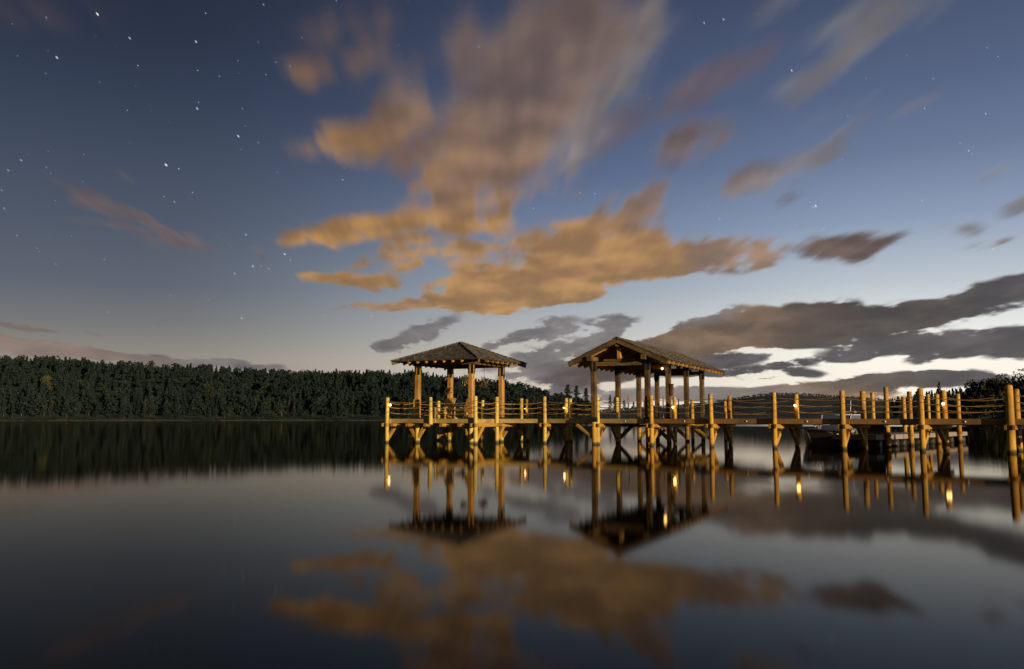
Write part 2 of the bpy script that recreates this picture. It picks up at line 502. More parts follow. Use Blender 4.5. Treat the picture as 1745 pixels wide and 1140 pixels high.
M_POST = wood('weathered_log', (.46, .232, .028), (.63, .35, .05), (.34, .165, .026), wet=.9)
M_POST_LIT = wood('yellow_lit_log', (.50, .345, .075), (.70, .51, .125), (.40, .27, .065), wet=.9)  # yellower light on the pier's left part put into the log colour
M_FASCIA_LIT = wood('yellow_lit_fascia', (.34, .23, .07), (.50, .36, .12), (.24, .155, .055), grain=(1.5, 1.5, 14))  # same boards as the other fascia, brighter light at the left painted in
M_TIMBER = wood('timber', (.36, .185, .028), (.50, .27, .045), (.24, .12, .022), grain=(4, 4, 4), wet=.6)
M_FASCIA = wood('fascia_board', (0.259, 0.128, 0.034), (0.356, 0.188, 0.050), (0.184, 0.096, 0.032), grain=(1.5, 1.5, 14))
M_DECK = wood('deck_board', (.20, .15, .09), (.28, .22, .14), (.16, .12, .08), grain=(5, 5, 5))
M_GAZ = wood('gazebo_post', (0.389, 0.192, 0.042), (0.518, 0.272, 0.063), (0.238, 0.112, 0.029))
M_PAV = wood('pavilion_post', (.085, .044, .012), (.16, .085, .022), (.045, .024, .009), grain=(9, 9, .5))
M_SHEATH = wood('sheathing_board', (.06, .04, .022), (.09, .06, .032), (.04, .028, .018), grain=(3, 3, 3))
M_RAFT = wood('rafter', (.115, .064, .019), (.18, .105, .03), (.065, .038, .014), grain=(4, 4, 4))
M_ROPE = wood('rope', (0.389, 0.208, 0.055), (0.497, 0.272, 0.076), (0.302, 0.160, 0.042), grain=(30, 30, 30))
M_IRON = plain('black_bracket', (.018, .018, .02), .5, .4)
M_REFL = plain('pale_reflector', (.75, .70, .6), .3, 0, .1)
M_CHAIR = wood('chair_wood', (.55, .33, .09), (.66, .42, .13), (.50, .25, .05), grain=(6, 6, 3))
M_HULL = plain('dark_hull', (.15, .12, .085), .3)
M_BOATTOP = plain('boat_deck', (.46, .40, .36), .4, 0, .2)
M_STRIPE = plain('hull_stripe', (.55, .38, .14), .4, 0, .2)
M_CANVAS = plain('boat_canvas', (.22, .13, .065), .85, 0, .3)
M_WHITE = plain('white_paint', (.62, .62, .66), .35, 0, .1)
M_GLASS = plain('windscreen', (.10, .12, .15), .1)
M_DOCKT = plain('dock_planks', (.25, .20, .16), .8, 0, .45, 7)
M_FLOAT = plain('float_drum', (.022, .016, .010), .5)
M_BULB = glow('lit_bulb', (1.0, .52, .14), 15)
M_FLOWER = plain('blossom', (.55, .16, .04), .7, 0, .6, 40)
M_LEAF = plain('basket_leaves', (.05, .06, .02), .8)


def roof_mat(name, c1, c2, c3):
    m, t, b = material(name)
    geo = t.n('ShaderNodeNewGeometry').outputs['Position']
    sh = t.n('ShaderNodeTexVoronoi', feature='F1')
    t.put(sh.inputs['Vector'], t.map(geo, scale=(5.5, 5.5, 14)))
    sh.inputs['Scale'].default_value = 1.0
    r = t.sep(sh.outputs['Color'])[0]
    moss = t.noise(geo, 1.3, 4, .6)
    col = t.mix(r, c1, c2)
    col = t.mix(t.math('MULTIPLY', t.sstep(moss, .5, .66), .6), col, c3)
    fine = t.noise(geo, 24, 3)
    col = t.mix(.5, col, t.mix(fine, (.4, .4, .4), (1.5, 1.5, 1.5)), 'MULTIPLY')
    t.put(b.inputs['Base Color'], col)
    b.inputs['Roughness'].default_value = .9
    b.inputs['Specular IOR Level'].default_value = .15
    return m


M_ROOF = roof_mat('shingle_roof', (.062, .050, .042), (.135, .113, .095), (.14, .125, .06))


def leaf_mat(name, base, alt, autumn, amt, sc_=.055):
    m, t, b = material(name)
    geo = t.n('ShaderNodeNewGeometry').outputs['Position']
    flat = t.map(geo, scale=(1, 1, .35))
    n1 = t.noise(flat, sc_ * 2.2, 3, .6)
    n2 = t.noise(flat, sc_, 2, .5)
    n3 = t.noise(geo, .9, 2, .5)
    col = t.mix(t.sstep(n1, .35, .65), base, alt)
    col = t.mix(t.math('MULTIPLY', t.sstep(n2, .60, .72), amt), col, autumn)
    col = t.mix(.6, col, t.mix(n3, (.5, .5, .5), (1.5, 1.5, 1.5)), 'MULTIPLY')
    t.put(b.inputs['Base Color'], col)
    b.inputs['Roughness'].default_value = .85
    b.inputs['Specular IOR Level'].default_value = .1
    return m


M_CONIFER = leaf_mat('conifer_needles', (.012, .021, .018), (.021, .031, .025), (.060, .055, .024), .45)
M_BROAD = leaf_mat('broad_leaves', (.014, .026, .019), (.025, .037, .023), (.07, .06, .02), .6)
M_YELLOW = leaf_mat('yellow_leaves', (.045, .055, .022), (.07, .066, .022), (.07, .05, .018), .4)
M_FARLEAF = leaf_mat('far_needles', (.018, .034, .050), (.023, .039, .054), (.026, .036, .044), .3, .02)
M_NEARLEAF = leaf_mat('near_leaves', (.030, .032, .022), (.042, .040, .026), (.05, .042, .022), .5, .12)
M_BARK = plain('bark', (.075, .062, .05), .9, 0, .4, 3)
M_PALEBARK = plain('pale_bark', (.17, .165, .15), .85, 0, .35, 3)

# water: still, long-exposure smooth, with wind-ruffled lanes far out
M_WATER, t, b = material('lake_water')
geo = t.n('ShaderNodeNewGeometry').outputs['Position']
gx, gy, gz = t.sep(geo)
rr = t.math('SQRT', t.math('ADD', t.math('MULTIPLY', gx, gx), t.math('MULTIPLY', gy, gy)))
azw = t.math('ARCTAN2', gx, gy)
edge = t.noise(t.map(geo, scale=(.02, .05, 1)), 1, 2)
rj = t.math('ADD', rr, t.math('MULTIPLY', t.math('SUBTRACT', edge, .5), 14))
lane1 = t.math('MULTIPLY', t.math('MULTIPLY', t.sstep(rj, 136, 139), t.sstep(rj, 330, 300)), t.sstep(azw, .05, .12))
lane2 = t.math('MULTIPLY', t.math('MULTIPLY', t.sstep(rj, 440, 446), t.sstep(rj, 502, 496)), t.math('MULTIPLY', t.sstep(azw, -.49, -.47), t.sstep(azw, .02, -.02)))
strk = t.noise(t.map(geo, scale=(.035, .16, 1)), 1, 3, .6)
lane3 = t.math('MULTIPLY', t.math('MULTIPLY', t.sstep(strk, .70, .75), .22), t.math('MULTIPLY', t.sstep(rr, 34, 46), t.sstep(rr, 130, 90)))
lane = t.math('MAXIMUM', t.math('MAXIMUM', lane1, lane2), lane3)
t.t.nodes.remove(b)
body = t.n('ShaderNodeBsdfDiffuse')
t.put(body.inputs['Color'], (.0035, .0045, .004))
mirror = t.n('ShaderNodeBsdfGlossy', distribution='BECKMANN')
t.put(mirror.inputs['Color'], (.76, .715, .645))
t.put(mirror.inputs['Roughness'], t.math('MULTIPLY_ADD', lane, .02, .058))
fres = t.n('ShaderNodeFresnel')
fres.inputs['IOR'].default_value = 1.33
mx = t.n('ShaderNodeMixShader')
t.put(mx.inputs[0], t.math('POWER', fres.outputs[0], 1.22))
t.t.links.new(body.outputs[0], mx.inputs[1])
t.t.links.new(mirror.outputs[0], mx.inputs[2])
t.t.links.new(mx.outputs[0], next(q for q in t.t.nodes if q.type == 'OUTPUT_MATERIAL').inputs[0])
tilt = t.math('DIVIDE', t.math('MULTIPLY', t.math('MAXIMUM', lane1, lane2), -.0285), t.math('MAXIMUM', rr, 1.0))
rnorm = t.vec('NORMALIZE', t.comb(t.math('MULTIPLY', gx, tilt), t.math('MULTIPLY', gy, tilt), 1.0))
rip = t.noise(t.map(geo, scale=(.5, .16, 1)), 1.0, 2, .5)
bp = t.n('ShaderNodeBump')
bp.inputs['Strength'].default_value = .05
bp.inputs['Distance'].default_value = .02
t.put(bp.inputs['Height'], rip)
t.put(bp.inputs['Normal'], rnorm)
t.t.links.new(bp.outputs[0], mirror.inputs['Normal'])

M_GROUND, t, b = material('shore_ground')
geo = t.n('ShaderNodeNewGeometry').outputs['Position']
z = t.sep(geo)[2]
n = t.noise(geo, .25, 5, .6)
soil = t.mix(t.sstep(n, .3, .7), (.008, .013, .010), (.022, .024, .016))
stone = t.mix(t.noise(geo, .9, 3), (.05, .047, .042), (.14, .13, .12))
t.put(b.inputs['Base Color'], t.mix(t.sstep(t.math('ADD', z, t.math('MULTIPLY', n, 1.6)), 1.5, 1.0), soil, stone))
b.inputs['Roughness'].default_value = .95

# ------------------------------------------------------------------ terrain and lake
HZ = 713.5


def slope(px, py):
    """azimuth (rad) and tan(elevation) of a skyline point"""
    d = ray(px, py)
    return math.atan2(d.x, d.y), d.z / math.hypot(d.x, d.y)


def skyline(pts):
    a = [slope(*p) for p in pts]
    return np.array([x[0] for x in a]), np.array([x[1] for x in a])


HILLS = []   # (azimuths, tan elevation of tree tops, shore radius, ridge radius, tree height)
LEFT = skyline([(-700, 560), (-300, 596), (0, 604), (100, 606), (200, 612), (300, 618), (420, 625), (520, 629), (600, 629), (700, 629), (770, 640), (830, 642), (880, 650), (930, 664), (960, 672), (1000, 684), (1040, 694), (1075, 712)])
FAR = skyline([(900, 700), (1040, 697), (1090, 693), (1150, 690), (1200, 685), (1250, 678), (1290, 671), (1325, 669), (1365, 669), (1420, 673), (1480, 677), (1540, 681), (1620, 684), (1800, 684), (2000, 690)])
MID = skyline([(1470, 712), (1500, 690), (1530, 680), (1560, 671), (1600, 667), (1650, 664), (1750, 662), (1900, 664)])
NEAR = skyline([(1590, 716), (1615, 700), (1640, 671), (1660, 656), (1690, 650), (1720, 645), (1745, 640), (1800, 632), (1900, 620), (2100, 612)])
HILLS = [(LEFT, 505.0, 640.0, 12.5), (FAR, 1350.0, 1750.0, 5.0), (MID, 640.0, 790.0, 14.0), (NEAR, 235.0, 300.0, 11.0)]


def hill_h(k, a, r):
    (A, T), rs, rr_, th = HILLS[k]
    lo, hi = A[0], A[-1]
    tan_ = np.interp(a, A, T)
    top = tan_ * rr_ + EYE - th
    f = np.clip((r - rs) / (rr_ - rs), 0, 1)
    f = f * f * (3 - 2 * f) * .75 + f * .25
    inside = (a >= lo - 1e-6) & (a <= hi + 1e-6)
    base = np.where(r < rs, np.clip((r - rs) * .06, -3, 0), np.minimum((r - rs) * .16, 1.6))
    h = base + np.maximum(top - 1.6, 0) * f
    fade = np.clip((top + .4) / 3.0, 0, 1)
    return np.where(inside & (fade > 0), h * np.where(h > 0, fade, 1), -3.0)


def ground_z(x, y):
    a = np.arctan2(x, y)
    r = np.hypot(x, y)
    h = np.full(np.shape(a), -3.0)
    for k in range(4):
        h = np.maximum(h, hill_h(k, a, r))
    # the near shore the photographer stands on, and land closing the lake out of view
    back = np.clip((-y - 2.0) * .12, -3, .7)
    side = np.where(np.abs(a) > 1.05, np.clip((r - 260) * .05, -3, 9), -3)
    farland = np.clip((r - 1900) * .05, -3, 6)
    return np.maximum(np.maximum(np.maximum(h, back), side), farland)


def grid_mesh(name, X, Y, Z, mat, wrap=False):
    ni, nj = X.shape
    idx = np.arange(ni * nj).reshape(ni, nj)
    if wrap:
        idx = np.vstack([idx, idx[:1]])
    q = np.stack([idx[1:, :-1], idx[1:, 1:], idx[:-1, 1:], idx[:-1, :-1]], -1).reshape(-1, 4)
    me = bpy.data.meshes.new(name)
    me.from_pydata(np.stack([X, Y, Z], -1).reshape(-1, 3).tolist(), [], q.tolist())
    me.polygons.foreach_set('use_smooth', [True] * len(q))
    me.materials.append(mat)
    o = bpy.data.objects.new(name, me)
    COL.objects.link(o)
    return o


aa = np.concatenate([np.radians(np.arange(-55, 60, .4)), np.radians(np.arange(60, 305, 3.0))])
rads = np.unique(np.concatenate([np.geomspace(1.5, 200, 26), np.arange(225, 330, 5.0), np.arange(330, 500, 20.0), np.arange(500, 860, 9.0), np.arange(860, 1340, 40.0), np.arange(1344, 1800, 20.0), np.geomspace(1820, 4500, 12)]))
AA, RR = np.meshgrid(aa, rads, indexing='ij')
XX, YY = RR * np.sin(AA), RR * np.cos(AA)
ZZ = ground_z(XX, YY)
bump = np.sin(XX * .11 + 1.3) * np.cos(YY * .09) + .6 * np.sin(XX * .31 + YY * .23)
ZZ = ZZ + np.where(ZZ > 1.0, bump * .35, 0)
tag(grid_mesh('ground', XX, YY, ZZ, M_GROUND, wrap=True), kind='structure')
wr = np.concatenate([[0.0], np.geomspace(1, 2600, 60)])
wa = np.radians(np.arange(0, 360, 5.0))
WA, WR = np.meshgrid(wa, wr, indexing='ij')
tag(grid_mesh('water', WR * np.sin(WA), WR * np.cos(WA), WR * 0.0, M_WATER, wrap=True), kind='structure')


# ------------------------------------------------------------------ trees
def clump_quads(rng, centres, size, flat=.6):
    """leaf-sized faces turned every way"""
    n = len(centres)
    u = rng.normal(size=(n, 3))
    u /= np.linalg.norm(u, axis=1)[:, None]
    w = rng.normal(size=(n, 3))
    w = np.cross(u, w)
    w /= np.linalg.norm(w, axis=1)[:, None]
    s = size * rng.uniform(.55, 1.3, n)[:, None]
    P = np.stack([centres - u * s - w * s * flat * .6, centres + u * s * .2 - w * s * flat, centres + u * s + w * s * .1, centres + u * s * .1 + w * s * flat], 1)
    return P


def conifer_pts(rng, h, r, n, ragged=.35):
    """whorls of drooping branches, as normalised crown points"""
    out = []
    nb = max(6, int(h * 1.5))
    for k in range(nb):
        t = k / (nb - 1)
        z = h * (.16 + .82 * t)
        rl = r * (1 - t) ** .8 * rng.uniform(1 - ragged, 1.1) + .12
        arms = rng.integers(4, 7)
        a0 = rng.uniform(0, 6.3)
        m = max(3, int(n / nb / arms * (1.6 - t)))
        for j in range(arms):
            a = a0 + j * 6.283 / arms + rng.uniform(-.3, .3)
            L = rl * rng.uniform(.6, 1.1)
            d = rng.uniform(.08, 1, m) ** .7 * L
            zz2 = z - d * .22 + rng.normal(0, .16, m) + .1 * d * d / max(L, .1)
            out.append(np.stack([np.cos(a) * d + rng.normal(0, .16, m), np.sin(a) * d + rng.normal(0, .16, m), zz2], 1))
    out.append(np.stack([rng.normal(0, .1, 6), rng.normal(0, .1, 6), h * rng.uniform(.93, 1.0, 6)], 1))
    return np.concatenate(out)


def broad_pts(rng, h, r, n, lobes=9):
    out = []
    for _ in range(lobes):
        a = rng.uniform(0, 6.3)
        t = rng.uniform(.30, .92)
        d = r * math.sin(min(1, (1.08 - t) * 1.9) * 1.57) * rng.uniform(.2, .75)
        c = np.array([math.cos(a) * d, math.sin(a) * d, h * t])
        m = n // lobes
        q = rng.normal(size=(m, 3))
        q /= np.linalg.norm(q, axis=1)[:, None]
        q *= rng.uniform(.45, 1, m)[:, None] ** .5
        out.append(c + q * np.array([r * .48, r * .48, h * .13]) * rng.uniform(.7, 1.15))
    return np.concatenate(out)


def quads_mesh(name, P, mat):
    n = len(P)
    me = bpy.data.meshes.new(name)
    me.vertices.add(n * 4)
    me.vertices.foreach_set('co', P.reshape(-1).astype(np.float32))
    me.loops.add(n * 4)
    me.loops.foreach_set('vertex_index', np.arange(n * 4, dtype=np.int32))
    me.polygons.add(n)
    me.polygons.foreach_set('loop_start', np.arange(0, n * 4, 4, dtype=np.int32))
    me.polygons.foreach_set('loop_total', np.full(n, 4, dtype=np.int32))
    me.update()
    me.validate()
    me.materials.append(mat)
    return me


rng = np.random.default_rng(11)


def wood_mass(name, k, count, protos, size, mat, label, amin=None, amax=None, front_bias=1.0, hvar=(.75, 1.15), rmax=1.15):
    """a far wood that reads as one mass"""
    (A, T), rs, rr_, th = HILLS[k]
    a0, a1 = (A[0] if amin is None else amin), (A[-1] if amax is None else amax)
    out = []
    got = 0
    while got < count:
        a = rng.uniform(a0, a1)
        f = rng.uniform(0, 1) ** front_bias
        r = rs + 3 + (rr_ * rmax - rs) * f
        x, y = r * math.sin(a), r * math.cos(a)
        z = float(ground_z(np.array(x), np.array(y)))
        if z < .3:
            got += .2
            continue
        pts = protos[rng.integers(len(protos))]
        s = th * rng.uniform(*hvar)
        wv = s * rng.uniform(.85, 1.2)
        c, sn = math.cos(g_ := rng.uniform(0, 6.3)), math.sin(g_)
        Q = np.empty_like(pts)
        Q[..., 0] = (pts[..., 0] * c - pts[..., 1] * sn) * wv + x
        Q[..., 1] = (pts[..., 0] * sn + pts[..., 1] * c) * wv + y
        Q[..., 2] = pts[..., 2] * s + z - .2
        out.append(Q)
        got += 1
    P = np.concatenate(out)
    o = bpy.data.objects.new(name, quads_mesh(name, P, mat))
    COL.objects.link(o)
    return tag(o, label, 'forest', None, 'stuff')


def unit_con(n, r):
    h = 14.0
    return clump_quads(rng, conifer_pts(rng, h, r * h, n), .62) / h


def unit_bro(n, r):
    h = 12.0
    return clump_quads(rng, broad_pts(rng, h, r * h, n), .75) / h


con_lo = [unit_con(150, r) for r in (.2, .24, .28, .25, .22)]
bro_lo = [unit_bro(190, r) for r in (.34, .42, .38, .46)]
far_lo = [clump_quads(rng, broad_pts(rng, 14., 14 * r, 30, 5), 1.5) / 14. for r in (.4, .5, .45)]
wood_mass('forest', 0, 4200, con_lo + bro_lo, 1, M_CONIFER, 'dark evergreen forest covering the long hill across the lake', amin=-.72, front_bias=.85, hvar=(.5, 1.05))
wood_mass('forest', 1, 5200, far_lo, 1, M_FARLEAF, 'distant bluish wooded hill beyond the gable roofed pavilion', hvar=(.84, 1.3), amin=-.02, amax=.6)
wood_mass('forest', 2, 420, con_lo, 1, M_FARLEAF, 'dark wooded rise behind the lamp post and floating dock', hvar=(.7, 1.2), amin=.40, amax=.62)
wood_mass('forest', 3, 170, bro_lo + [unit_bro(420, .4), unit_bro(420, .36)], 1, M_NEARLEAF, 'black broadleaf wood on the near shore at the pier end', hvar=(.6, 1.0), amin=.49, amax=.85)


# low brush hanging over the far bank
brush = []
for _ in range(900):
    a = rng.uniform(-.72, .13)
    r = 504.8 + rng.uniform(0, 7) + 3 * math.sin(a * 40) + 2 * math.sin(a * 97)
    r = max(r, 503.5)
    s_ = rng.uniform(1.2, 3.4)
    Q = bro_lo[rng.integers(len(bro_lo))] * np.array([1.5, 1.5, 1.0]) * s_
    x, y = r * math.sin(a), r * math.cos(a)
    brush.append(Q[::2] + np.array([x, y, float(ground_z(np.array(x), np.array(y))) - .25 * s_]))
bo = bpy.data.objects.new('undergrowth', quads_mesh('undergrowth', np.concatenate(brush), M_BROAD))
COL.objects.link(bo)
tag(bo, 'dark low brush along the water edge below the forest', 'undergrowth', None, 'stuff')


def make_tree(kind, pts, quad, mat, h, r_trunk, bark, trunk_to=.9, limbs=0, bare=False):
    root = empty(kind, (0, 0, 0))
    m = MB()
    zs = [0, .3 * h * trunk_to, .65 * h * trunk_to, h * trunk_to]
    m.tube([(rnd.uniform(-.1, .1) * i, rnd.uniform(-.1, .1) * i, q) for i, q in enumerate(zs)], [r_trunk, r_trunk * .75, r_trunk * .45, r_trunk * .12], 7)
    for _ in range(limbs):
        a, q = rnd.uniform(0, 6.3), h * rnd.uniform(.3, .85)
        L = h * rnd.uniform(.10, .22) * (1.15 - q / h)
        m.tube([(0, 0, q), (math.cos(a) * L * .6, math.sin(a) * L * .6, q + L * .25), (math.cos(a) * L, math.sin(a) * L, q + L * .35)], [r_trunk * .35, r_trunk * .2, r_trunk * .08], 5)
    m.build('trunk', bark, root)
    o = bpy.data.objects.new('crown', quads_mesh('crown', clump_quads(rng, pts, quad), mat))
    COL.objects.link(o)
    o.parent = root
    return root


def place_tree(root, px, r, s=1.0, base=None):
    a = slope(px, HZ)[0]
    x, y = r * math.sin(a), r * math.cos(a)
    z = float(ground_z(np.array(x), np.array(y)))
    root.location = (x, y, z - .3)
    root.rotation_euler = (0, 0, rnd.uniform(0, 6.3))
    root.scale = (s * rnd.uniform(.9, 1.1),) * 2 + (s,)


GS = 'trees standing along the far shore'
kinds = [
    (lambda: make_tree('pine_tree', conifer_pts(rng, 17, 3.4, 700), .55, M_CONIFER, 17, .22, M_BARK, limbs=8), 'dark green pine at the water edge of the wooded far shore'),
    (lambda: make_tree('birch_tree', broad_pts(rng, 13, 4.2, 700, 11) , .5, M_BROAD, 13, .16, M_PALEBARK, .8, limbs=10), 'rounded leafy tree with thin pale trunk on the far shore'),
    (lambda: make_tree('spruce_tree', conifer_pts(rng, 15, 2.3, 600, .5), .5, M_CONIFER, 15, .18, M_PALEBARK, limbs=8), 'narrow spruce with pale trunk on the far shore below the hill'),
]
protos = [(f(), l) for f, l in kinds]
first = [True] * 3
px = -30.0
while px < 985:
    k = rnd.choice((0, 0, 1, 1, 2))
    src, lab = protos[k]
    o = src if first[k] else copy_tree(src)
    first[k] = False
    place_tree(o, px, 509 + rnd.uniform(0, 18), rnd.uniform(.55, 1.0))
    tag(o, lab, 'tree', GS)
    px += rnd.uniform(7, 16)
y1 = make_tree('autumn_tree', broad_pts(rng, 14, 4.6, 800, 10), .5, M_YELLOW, 14, .2, M_BARK, .8, limbs=8)
place_tree(y1, 78, 560, 1.05)
tag(y1, 'yellow autumn tree halfway up the dark wooded hillside', 'tree')
y2 = copy_tree(y1)
place_tree(y2, 82, 520, .65)
tag(y2, 'low yellowing tree near the shore below the big yellow tree', 'tree')
# ragged trees against the sky at the low end of the hill
rag = make_tree('pine_tree', conifer_pts(rng, 14, 3.6, 150, .85), .48, M_CONIFER, 14, .16, M_BARK, limbs=16)
RAG = [(957, 668, 'sparse ragged pine where the wooded hill starts to drop behind the pier'), (968, 655, 'tallest thin topped pine on the falling end of the hill'), (983, 657, 'open branched pine between two thin pines on the hill end'), (999, 661, 'small rounded pine standing alone left of the pavilion gable'),
       (1040, 672, 'low spreading pine seen through the front of the pavilion'), (1048, 676, 'bushy pine touching the second pavilion post'), (1064, 682, 'little lone pine seen between the left pavilion posts'), (1080, 684, 'far small pine beside the third left pavilion post')]
for i, (px, py, lab) in enumerate(RAG):
    o = rag if i == 0 else copy_tree(rag)
    r = 600.0 if px < 1020 else 1735.0
    a, tn = slope(px, py)
    zb = float(ground_z(np.array(r * math.sin(a)), np.array(r * math.cos(a))))
    hh = max(6.0, tn * r + EYE - zb)
    place_tree(o, px, r, hh / 14)
    k_ = min(o.scale[2], 1.5) * (1.55 if px < 1020 else 2.2)
    o.scale = (k_ * rnd.uniform(.8, 1.2), k_ * rnd.uniform(.8, 1.2), o.scale[2])
    tag(o, lab, 'tree')
lone = make_tree('pine_tree', conifer_pts(rng, 16, 4.4, 420, .6), .5, M_CONIFER, 16, .25, M_BARK, limbs=14)
a, tn = slope(1603, 651)
place_tree(lone, 1603, 560, 1.0)
lone.scale = (1, 1, 1)
lone.location.z = tn * 560 + EYE - 16
tag(lone, 'lone tiered pine against the sky above the right pier lamp', 'tree')
big = make_tree('broadleaf_tree', broad_pts(rng, 13, 4.3, 2200, 14), .26, M_NEARLEAF, 13, .3, M_BARK, .8, limbs=16)
BIG = [(1648, 668, 1.0, 'leftmost dark leafy tree of the near wood sloping to the pier'), (1668, 640, 1.0, 'rounded dark tree next above the leftmost tree of the near wood'), (1692, 633, 1.0, 'tall dark tree with a bulging top left of the last pier post'), (1714, 641, .9, 'dark tree directly behind the thick last pier post'), (1735, 630, 1.1, 'tallest dark tree at the right end of the near wood'), (1765, 622, 1.2, 'dark tree cut by the right edge of the picture')]
for i, (px, py, s, lab) in enumerate(BIG):
    o = big if i == 0 else copy_tree(big)
    r = 262.0
    a, tn = slope(px, py)
    place_tree(o, px, r, s)
    top = tn * r + EYE
    zb = o.location.z
    o.scale = (s, s, max(.5, (top - zb) / 13 / .98))
    tag(o, lab, 'tree')

# ------------------------------------------------------------------ pier layout (metres; x right, y away from the photographer)
CP = math.cos(PITCH)
DECK = 1.165
D = Vector((math.cos(rad(36.5)), -math.sin(rad(36.5)), 0))
N = Vector((math.sin(rad(36.5)), math.cos(rad(36.5)), 0))
UPV = Vector((0, 0, 1))
TAN = math.tan(rad(36.5))


def on_line(px, off):
    """where the pier line, moved back by off metres, crosses a bearing"""
    a = (px - PW / 2) / FPX * CP
    y = (41.78 + off / math.cos(rad(36.5))) / (1 + TAN * a)
    return Vector((a * y, y, 0))


def at_depth(px, y):
    return Vector(((px - PW / 2) / FPX * CP * y, y, 0))


def z_at(p, px, py):
    return EYE + slope(px, py)[1] * math.hypot(p.x, p.y)


pier = empty('pier', (1.6, 40.6, 0))
tag(pier, 'long log post pier with rope rails and two roofed platforms in the still lake', 'pier')

FRONT = [(928, 675.3, .092), (1019, 676, .092), (1110.3, 673.5, .095), (1212, 670.6, .098), (1319.8, 668, .10), (1436.5, 665, .105), (1570, 661.5, .108), (1721, 655.8, .142)]
BACK = [(899, 680), (965, 678), (1052, 677), (1149.5, 676), (1244, 674), (1357.5, 671), (1472, 666), (1610, 665)]
fpos, bpos = [], []
WALK = 2.4


def post(p, ztop, r, zb=-1.6):
    m = MB()
    m.log((p.x, p.y, zb), (p.x + rnd.uniform(-.015, .015), p.y, ztop), r * 1.07, r * .93)
    o = m.build('post', M_POST_LIT if p.x < 5.6 else M_POST, pier)
    return o


def bent(p, q, brace_f=True, brace_b=True, z=.97):
    """pair of cap timbers clasping two posts, with knee braces along them"""
    d = (q - p).normalized()
    s = Vector((-d.y, d.x, 0))
    m = MB()
    for k in (-1, 1):
        c = s * (.125 * k)
        m.beam(p - d * .26 + c + UPV * (z - .09), q + d * .26 + c + UPV * (z - .09), .075, .17)
    m.build('cap_beam', M_TIMBER, pier)
    L = (q - p).length
    for (a, e, on) in ((p, d, brace_f), (q, -d, brace_b)):
        if on:
            m = MB()
            m.beam(a + e * .04 + UPV * .20, a + e * min(.72, L * .42) + UPV * (z - .12), .15, .17)
            m.build('knee_brace', M_TIMBER, pier)


def fascia(p, q, inn=Vector((0, 0, 0)), refl=None, zt=1.176, h=.205):
    m = MB()
    a, b_ = p + inn, q + inn
    m.beam(a + UPV * (zt - h / 2), b_ + UPV * (zt - h / 2), .05, h, bev=.006)
    m.build('fascia_beam', M_FASCIA_LIT if p.x < 5.6 else M_FASCIA, pier)
    if refl is not None:
        c = a.lerp(b_, refl) + UPV * (zt - h * .5)
        out = -inn.normalized() if inn.length > 0 else -N
        m = MB()
        m.tube([c + out * .024, c + out * .045], .035, 8)
        m.build('reflector', M_REFL, pier)


def ropes(p, q, zs=(.85, .59, .34), sag=.10, base=DECK, r=.0135):
    m = MB()
    for h in zs:
        sg = sag * rnd.uniform(.6, 1.4)
        h0, h1 = h + rnd.uniform(-.02, .02), h + rnd.uniform(-.02, .02)
        pts = []
        for i in range(13):
            t_ = i / 12
            pts.append(p.lerp(q, t_) + UPV * (base + h0 + (h1 - h0) * t_ - sg * 4 * t_ * (1 - t_)))
        m.tube(pts, r, 6)
        for e in (p, q):   # the turn of rope round the post
            m.tube([e + UPV * (base + h) + Vector((math.cos(k * .7) * .108, math.sin(k * .7) * .108, .012 * math.sin(k))) for k in range(10)], r * .9, 5)
    m.build('rope', M_ROPE, pier)


def planks(poly_o, du, dv, nu, wv, z, name='deck'):
    """boards side by side along du"""
    m = MB()
    w = du.length / nu
    e = du.normalized()
    f = dv.normalized()
    for i in range(nu):
        c = poly_o + e * (w * (i + .5)) + f * (dv.length / 2)
        m.box(c + UPV * (z - .02 + rnd.uniform(-.002, .002)), e * (w / 2 - .004), f * (dv.length / 2 + rnd.uniform(-.01, .01)), UPV * .018)
    return m.build(name, M_DECK, pier)


for (px, py, r) in FRONT:
    p = on_line(px, 0)
    fpos.append(p)
    post(p, z_at(p, px, py), r)
for (px, py) in BACK:
    p = on_line(px, WALK)
    bpos.append(p)
    post(p, z_at(p, px, py), .095 if px < 1300 else .112)
for i in range(8):
    bent(fpos[i], bpos[i + 1] if i < 7 else fpos[7] + N * WALK)
# beyond the frame the pier goes on toward the shore
f8, f9 = fpos[7] + D * 2.75, fpos[7] + D * 5.5
b8 = fpos[7] + N * WALK
for p in (f8, f9, b8, f8 + N * WALK, f9 + N * WALK):
    post(p, 2.28, .12)
bent(f8, f8 + N * WALK)
bent(f9, f9 + N * WALK)
# platform under the hip roof
D1 = Vector((math.cos(rad(27.2)), -math.sin(rad(27.2)), 0))
N1 = Vector((math.sin(rad(27.2)), math.cos(rad(27.2)), 0))
P3 = at_depth(810.7, 39.3)
P1 = P3 - D1 * 5.05
P2 = P3 - D1 * 2.5
P4 = P3 + N1 * 2.1
P5 = P3 + N1 * 4.75
P6 = P1 + N1 * 4.75
P7 = P3 + N1 * 4.75 - D1 * 2.3
P8 = P1 + N1 * 2.4
for p, px, py, zb in ((P1, 661, 677, -1.6), (P2, 735, 676.5, .92), (P3, 810.7, 674.6, -1.6), (P4, 846, 676, -1.6), (P5, 882, 678.5, -1.6), (P6, 752, 683, -1.6), (P7, 831, 681.7, -1.6), (P8, 700, 680, -1.6)):
    post(p, z_at(p, px, py), .098, zb)
inF = N1 * .13
fascia(P1, P2, inF)
fascia(P2 + D1 * .05, P3, inF, .06)
fascia(P3, P4, -D1 * .13, zt=1.17, h=.26)
fascia(P4, P5, -D1 * .13)
fascia(P5, P6, -N1 * .13)
fascia(P6, P1, D1 * .13)
